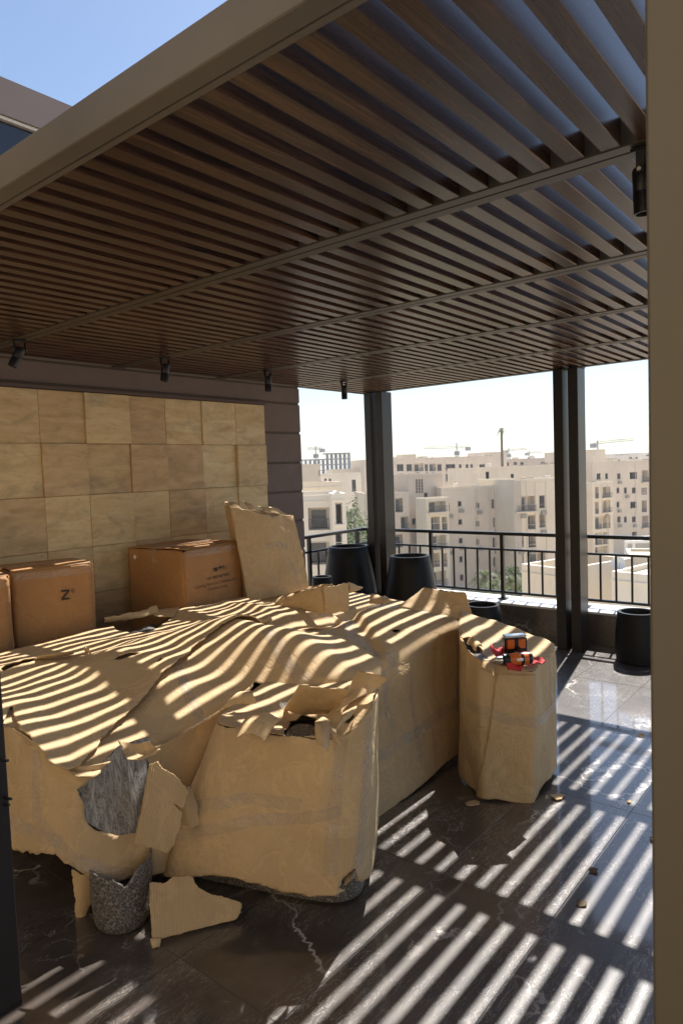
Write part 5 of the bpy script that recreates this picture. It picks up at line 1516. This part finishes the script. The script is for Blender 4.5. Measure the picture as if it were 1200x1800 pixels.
# cranes
def crane(px_, ytop, ybase, D, jib_l, jib_r, yl, yr, label):
    b = at(px_, ybase, D); tpt = at(px_, ytop, D)
    t = tag(empty("tower_crane", (b.x, b.y, GZ)), label, "crane", "tower cranes on the skyline")
    w = .9
    mb = MB()
    z0, z1 = GZ, tpt.z - 6
    for sx in (-w, w):
        for sy in (-w, w):
            mb.beam(Vector((b.x + sx, b.y + sy, z0)), Vector((b.x + sx, b.y + sy, z1)), .3, .3)
    z = z0; k = 0
    while z < z1 - 3:
        s_ = 1 if k % 2 else -1
        mb.beam(Vector((b.x - w * s_, b.y - w, z)), Vector((b.x + w * s_, b.y - w, z + 3)), .2, .2).beam(Vector((b.x - w, b.y - w * s_, z)), Vector((b.x - w, b.y + w * s_, z + 3)), .2, .2)
        z += 3; k += 1
    hang3(mb.build("mast", M_CRANE, t), t)
    L, Rr = at(jib_l, yl, D), at(jib_r, yr, D + 1)
    mb = MB()
    zz = Vector((0, 0, 1.3))
    mb.beam(L, Rr, .35, .35).beam(L + zz, Rr + zz, .25, .25)
    n_ = 24
    for i in range(n_):
        p = L.lerp(Rr, i / n_); q = L.lerp(Rr, (i + 1) / n_)
        mb.beam(p if i % 2 else p + zz, q + zz if i % 2 else q, .16, .16)
    hang3(mb.build("jib", M_CRANE, t), t)
    apex = Vector((b.x, b.y, tpt.z))
    mb = MB().beam(Vector((b.x, b.y, z1)), apex, .6, .6).beam(apex, L.lerp(Rr, .12) + zz, .14, .14).beam(apex, L.lerp(Rr, .88) + zz, .14, .14)
    hang3(mb.build("tower_top", M_CRANE, t), t)
    far_ = Rr if abs(jib_r - px_) < abs(jib_l - px_) else L
    hang3(MB().box(far_.x - 1.6, far_.x + 1.6, far_.y - 1.6, far_.y + 1.6, far_.z - 2.2, far_.z + .6).build("counterweight", M_CONC, t), t)
    mb = MB(); cb_ = Vector((b.x, b.y, z1 - 1.5)); mb.box(cb_.x - 1.5, cb_.x + 1.5, cb_.y - 1.5, cb_.y + 1.5, cb_.z - 1.5, cb_.z + 1.4)
    hang3(mb.build("cab", M_CRANE, t), t)
crane(803, 779, 815, 520, 745, 822, 789, 787, "tower crane with a long level arm above the skyline block")
crane(894, 786, 810, 620, 888, 926, 793, 790, "small pale tower crane right of the palm mast")
crane(1050, 774, 800, 430, 1042, 1113, 781, 774, "tower crane with its arm rising to the right beside the right posts")
crane(555, 784, 800, 520, 540, 566, 790, 790, "far tower crane over the concrete skeleton at left")
crane(930, 793, 812, 700, 925, 952, 797, 796, "faintest little tower crane just left of the right posts")

# mast dressed as a palm
M_BARK = simple("bark", (0.16, 0.12, 0.085), 0.9, var=0.3, scale=3)
def leaf_mat(name, c0, c1):
    mt, nt, p = mat(name)
    oi = noise_tex(nt, coords(nt, "Object"), 0.9, 3)
    nt.links.new(ramp(nt, oi, [(0.3, c0), (0.7, c1)]), p.inputs["Base Color"]); p.inputs["Roughness"].default_value = 0.6
    tl = nt.nodes.new("ShaderNodeBsdfTranslucent"); tl.inputs[0].default_value = (c1[0] * 1.6, c1[1] * 1.6, c1[2], 1)
    mx = nt.nodes.new("ShaderNodeMixShader"); mx.inputs[0].default_value = 0.35
    nt.links.new(p.outputs[0], mx.inputs[1]); nt.links.new(tl.outputs[0], mx.inputs[2])
    nt.links.new(mx.outputs[0], nt.nodes["Material Output"].inputs["Surface"])
    return mt
M_LEAF = leaf_mat("leaves", (0.035, 0.06, 0.015), (0.085, 0.12, 0.03))
M_PALM = leaf_mat("palm_fronds", (0.05, 0.07, 0.025), (0.11, 0.125, 0.05))
def palm(x, y, z0, h, fl, n, label, name="palm_tree", group=None, cat="tree", tr=.22, seed=1):
    rr = random.Random(seed)
    t = tag(empty(name, (x, y, z0)), label, cat, group)
    MB().tube([(0, 0, 0), (.05, 0, h * .5), (0, .05, h)], tr, 10, True, tr * .7).build("trunk", M_BARK, t, True)
    mb = MB()
    for i in range(n):
        a = 2 * math.pi * i / n * 2.4 + rr.random(); el = rr.uniform(-.35, 1.25)
        dv = Vector((math.cos(a), math.sin(a), 0))
        pts = []
        for k in range(8):
            u = k / 7
            pts.append(Vector((0, 0, h)) + dv * fl * u * math.cos(el) * (1 - .15 * u) + Vector((0, 0, fl * (math.sin(el) * u - .75 * u * u))))
        sd_ = dv.cross(Vector((0, 0, 1)))
        for k in range(7):
            p, q = pts[k], pts[k + 1]
            for j in range(3):
                pp = p.lerp(q, j / 3); w = fl * .20 * (1 - abs((k + j / 3) / 7 - .4)) 
                for s_ in (-1, 1):
                    tip = pp + sd_ * s_ * w + (q - p) * .9 - Vector((0, 0, w * .45))
                    mb.poly([pp, pp + (q - p) * .22, tip])
    mb.build("fronds", M_PALM, t, fix=False)
    return t
pm = at(882, 805, 170)
tp = at(882, 752, 170)
palm(pm.x, pm.y, GZ, tp.z - GZ - .5, 1.7, 34, "tall slim mast dressed as a palm rising above the skyline", "palm_mast", None, "mast", .42, 3)
for i, (x, y, D, hh, fl, lb) in enumerate(((852, 1014, 88, 8, 3.2, "fan of palm fronds at the foot of the beige facade, left one"), (900, 1022, 84, 7.5, 3.0, "palm crown right of the railing post, in front of the taupe wall"), (622, 900, 105, 12, 3.0, "dry looking palm left of the left posts"), (868, 1030, 80, 6, 2.6, "low palm between the two palm crowns behind the bars"))):
    p = at(x, y, D)
    palm(p.x, p.y, GZ, max(3.0, p.z - GZ), fl, 30, lb, group="palms between the buildings", seed=i + 5)

def tree(x, y, z0, h, r, label, n=900, seed=1, mt=None):
    rr = random.Random(seed)
    t = tag(empty("leafy_tree", (x, y, z0)), label, "tree", "green trees between the buildings")
    mb = MB().tube([(0, 0, 0), (.1, .1, h * .35), (0, .2, h * .7)], .2, 8, True, .08)
    for i in range(5):
        a = i * 1.3 + rr.random()
        mb.tube([(.05, .1, h * .4), (r * .6 * math.cos(a), r * .6 * math.sin(a), h * .68)], .08, 6, True, .03)
    mb.build("trunk", M_BARK, t, True)
    cl = [(Vector((rr.gauss(0, .5) * r, rr.gauss(0, .5) * r, h * rr.uniform(.45, .95))), r * rr.uniform(.3, .55)) for _ in range(11)]
    mb = MB()
    for i in range(n):
        c, q = rr.choice(cl)
        d = Vector((rr.gauss(0, 1), rr.gauss(0, 1), rr.gauss(0, 1))).normalized() * q * rr.uniform(.6, 1.05)
        p = c + d; s_ = rr.uniform(.14, .32)
        a = Vector((rr.gauss(0, 1), rr.gauss(0, 1), rr.gauss(0, 1))).normalized(); b = a.orthogonal().normalized()
        mb.poly([p - a * s_, p + b * s_ * .5, p + a * s_, p - b * s_ * .5])
    mb.build("crown", mt or M_LEAF, t, fix=False)
for i, (x, ytop, D, r, lb) in enumerate(((610, 872, 120, 4.0, "dark green tree beside the white corner tower, upper one"), (628, 868, 135, 4.0, "green tree just left of the left posts, upper one"), (615, 905, 98, 3.6, "bright green tree lower down left of the left posts"), (632, 912, 92, 3.4, "bushy green tree against the left posts"), (1068, 980, 70, 2.4, "small green tree below the projecting balcony wing"), (1143, 962, 62, 2.2, "yellow green tree behind the white roof frame"), (905, 1000, 95, 2.6, "green tree at the foot of the taupe side wall"), (930, 1040, 70, 2.6, "low green tree under the open roof terrace"), (820, 1046, 90, 3.0, "green shrubby tree under the beige facade"), (612, 938, 80, 3.0, "lowest green tree seen over the rail at left"), (640, 935, 78, 3.0, "green tree behind the rail corner"))):
    p = at(x, ytop, D)
    tree(p.x, p.y, GZ, max(3.5, p.z - GZ), r, lb, 1500, i + 2)

# ================================================================== AIR
hz, nt, p = mat("haze")
nt.nodes.remove(p)
pv = nt.nodes.new("ShaderNodeVolumePrincipled")
pv.inputs["Color"].default_value = (0.93, 0.95, 1.0, 1)
pv.inputs["Density"].default_value = HAZE
pv.inputs["Anisotropy"].default_value = 0.0
nt.links.new(pv.outputs[0], nt.nodes["Material Output"].inputs["Volume"])
if HAZE > 0:
    tag(MB().box(-700, 1700, -1300, 1600, GZ - 3, 24).build("haze", hz), kind="stuff")
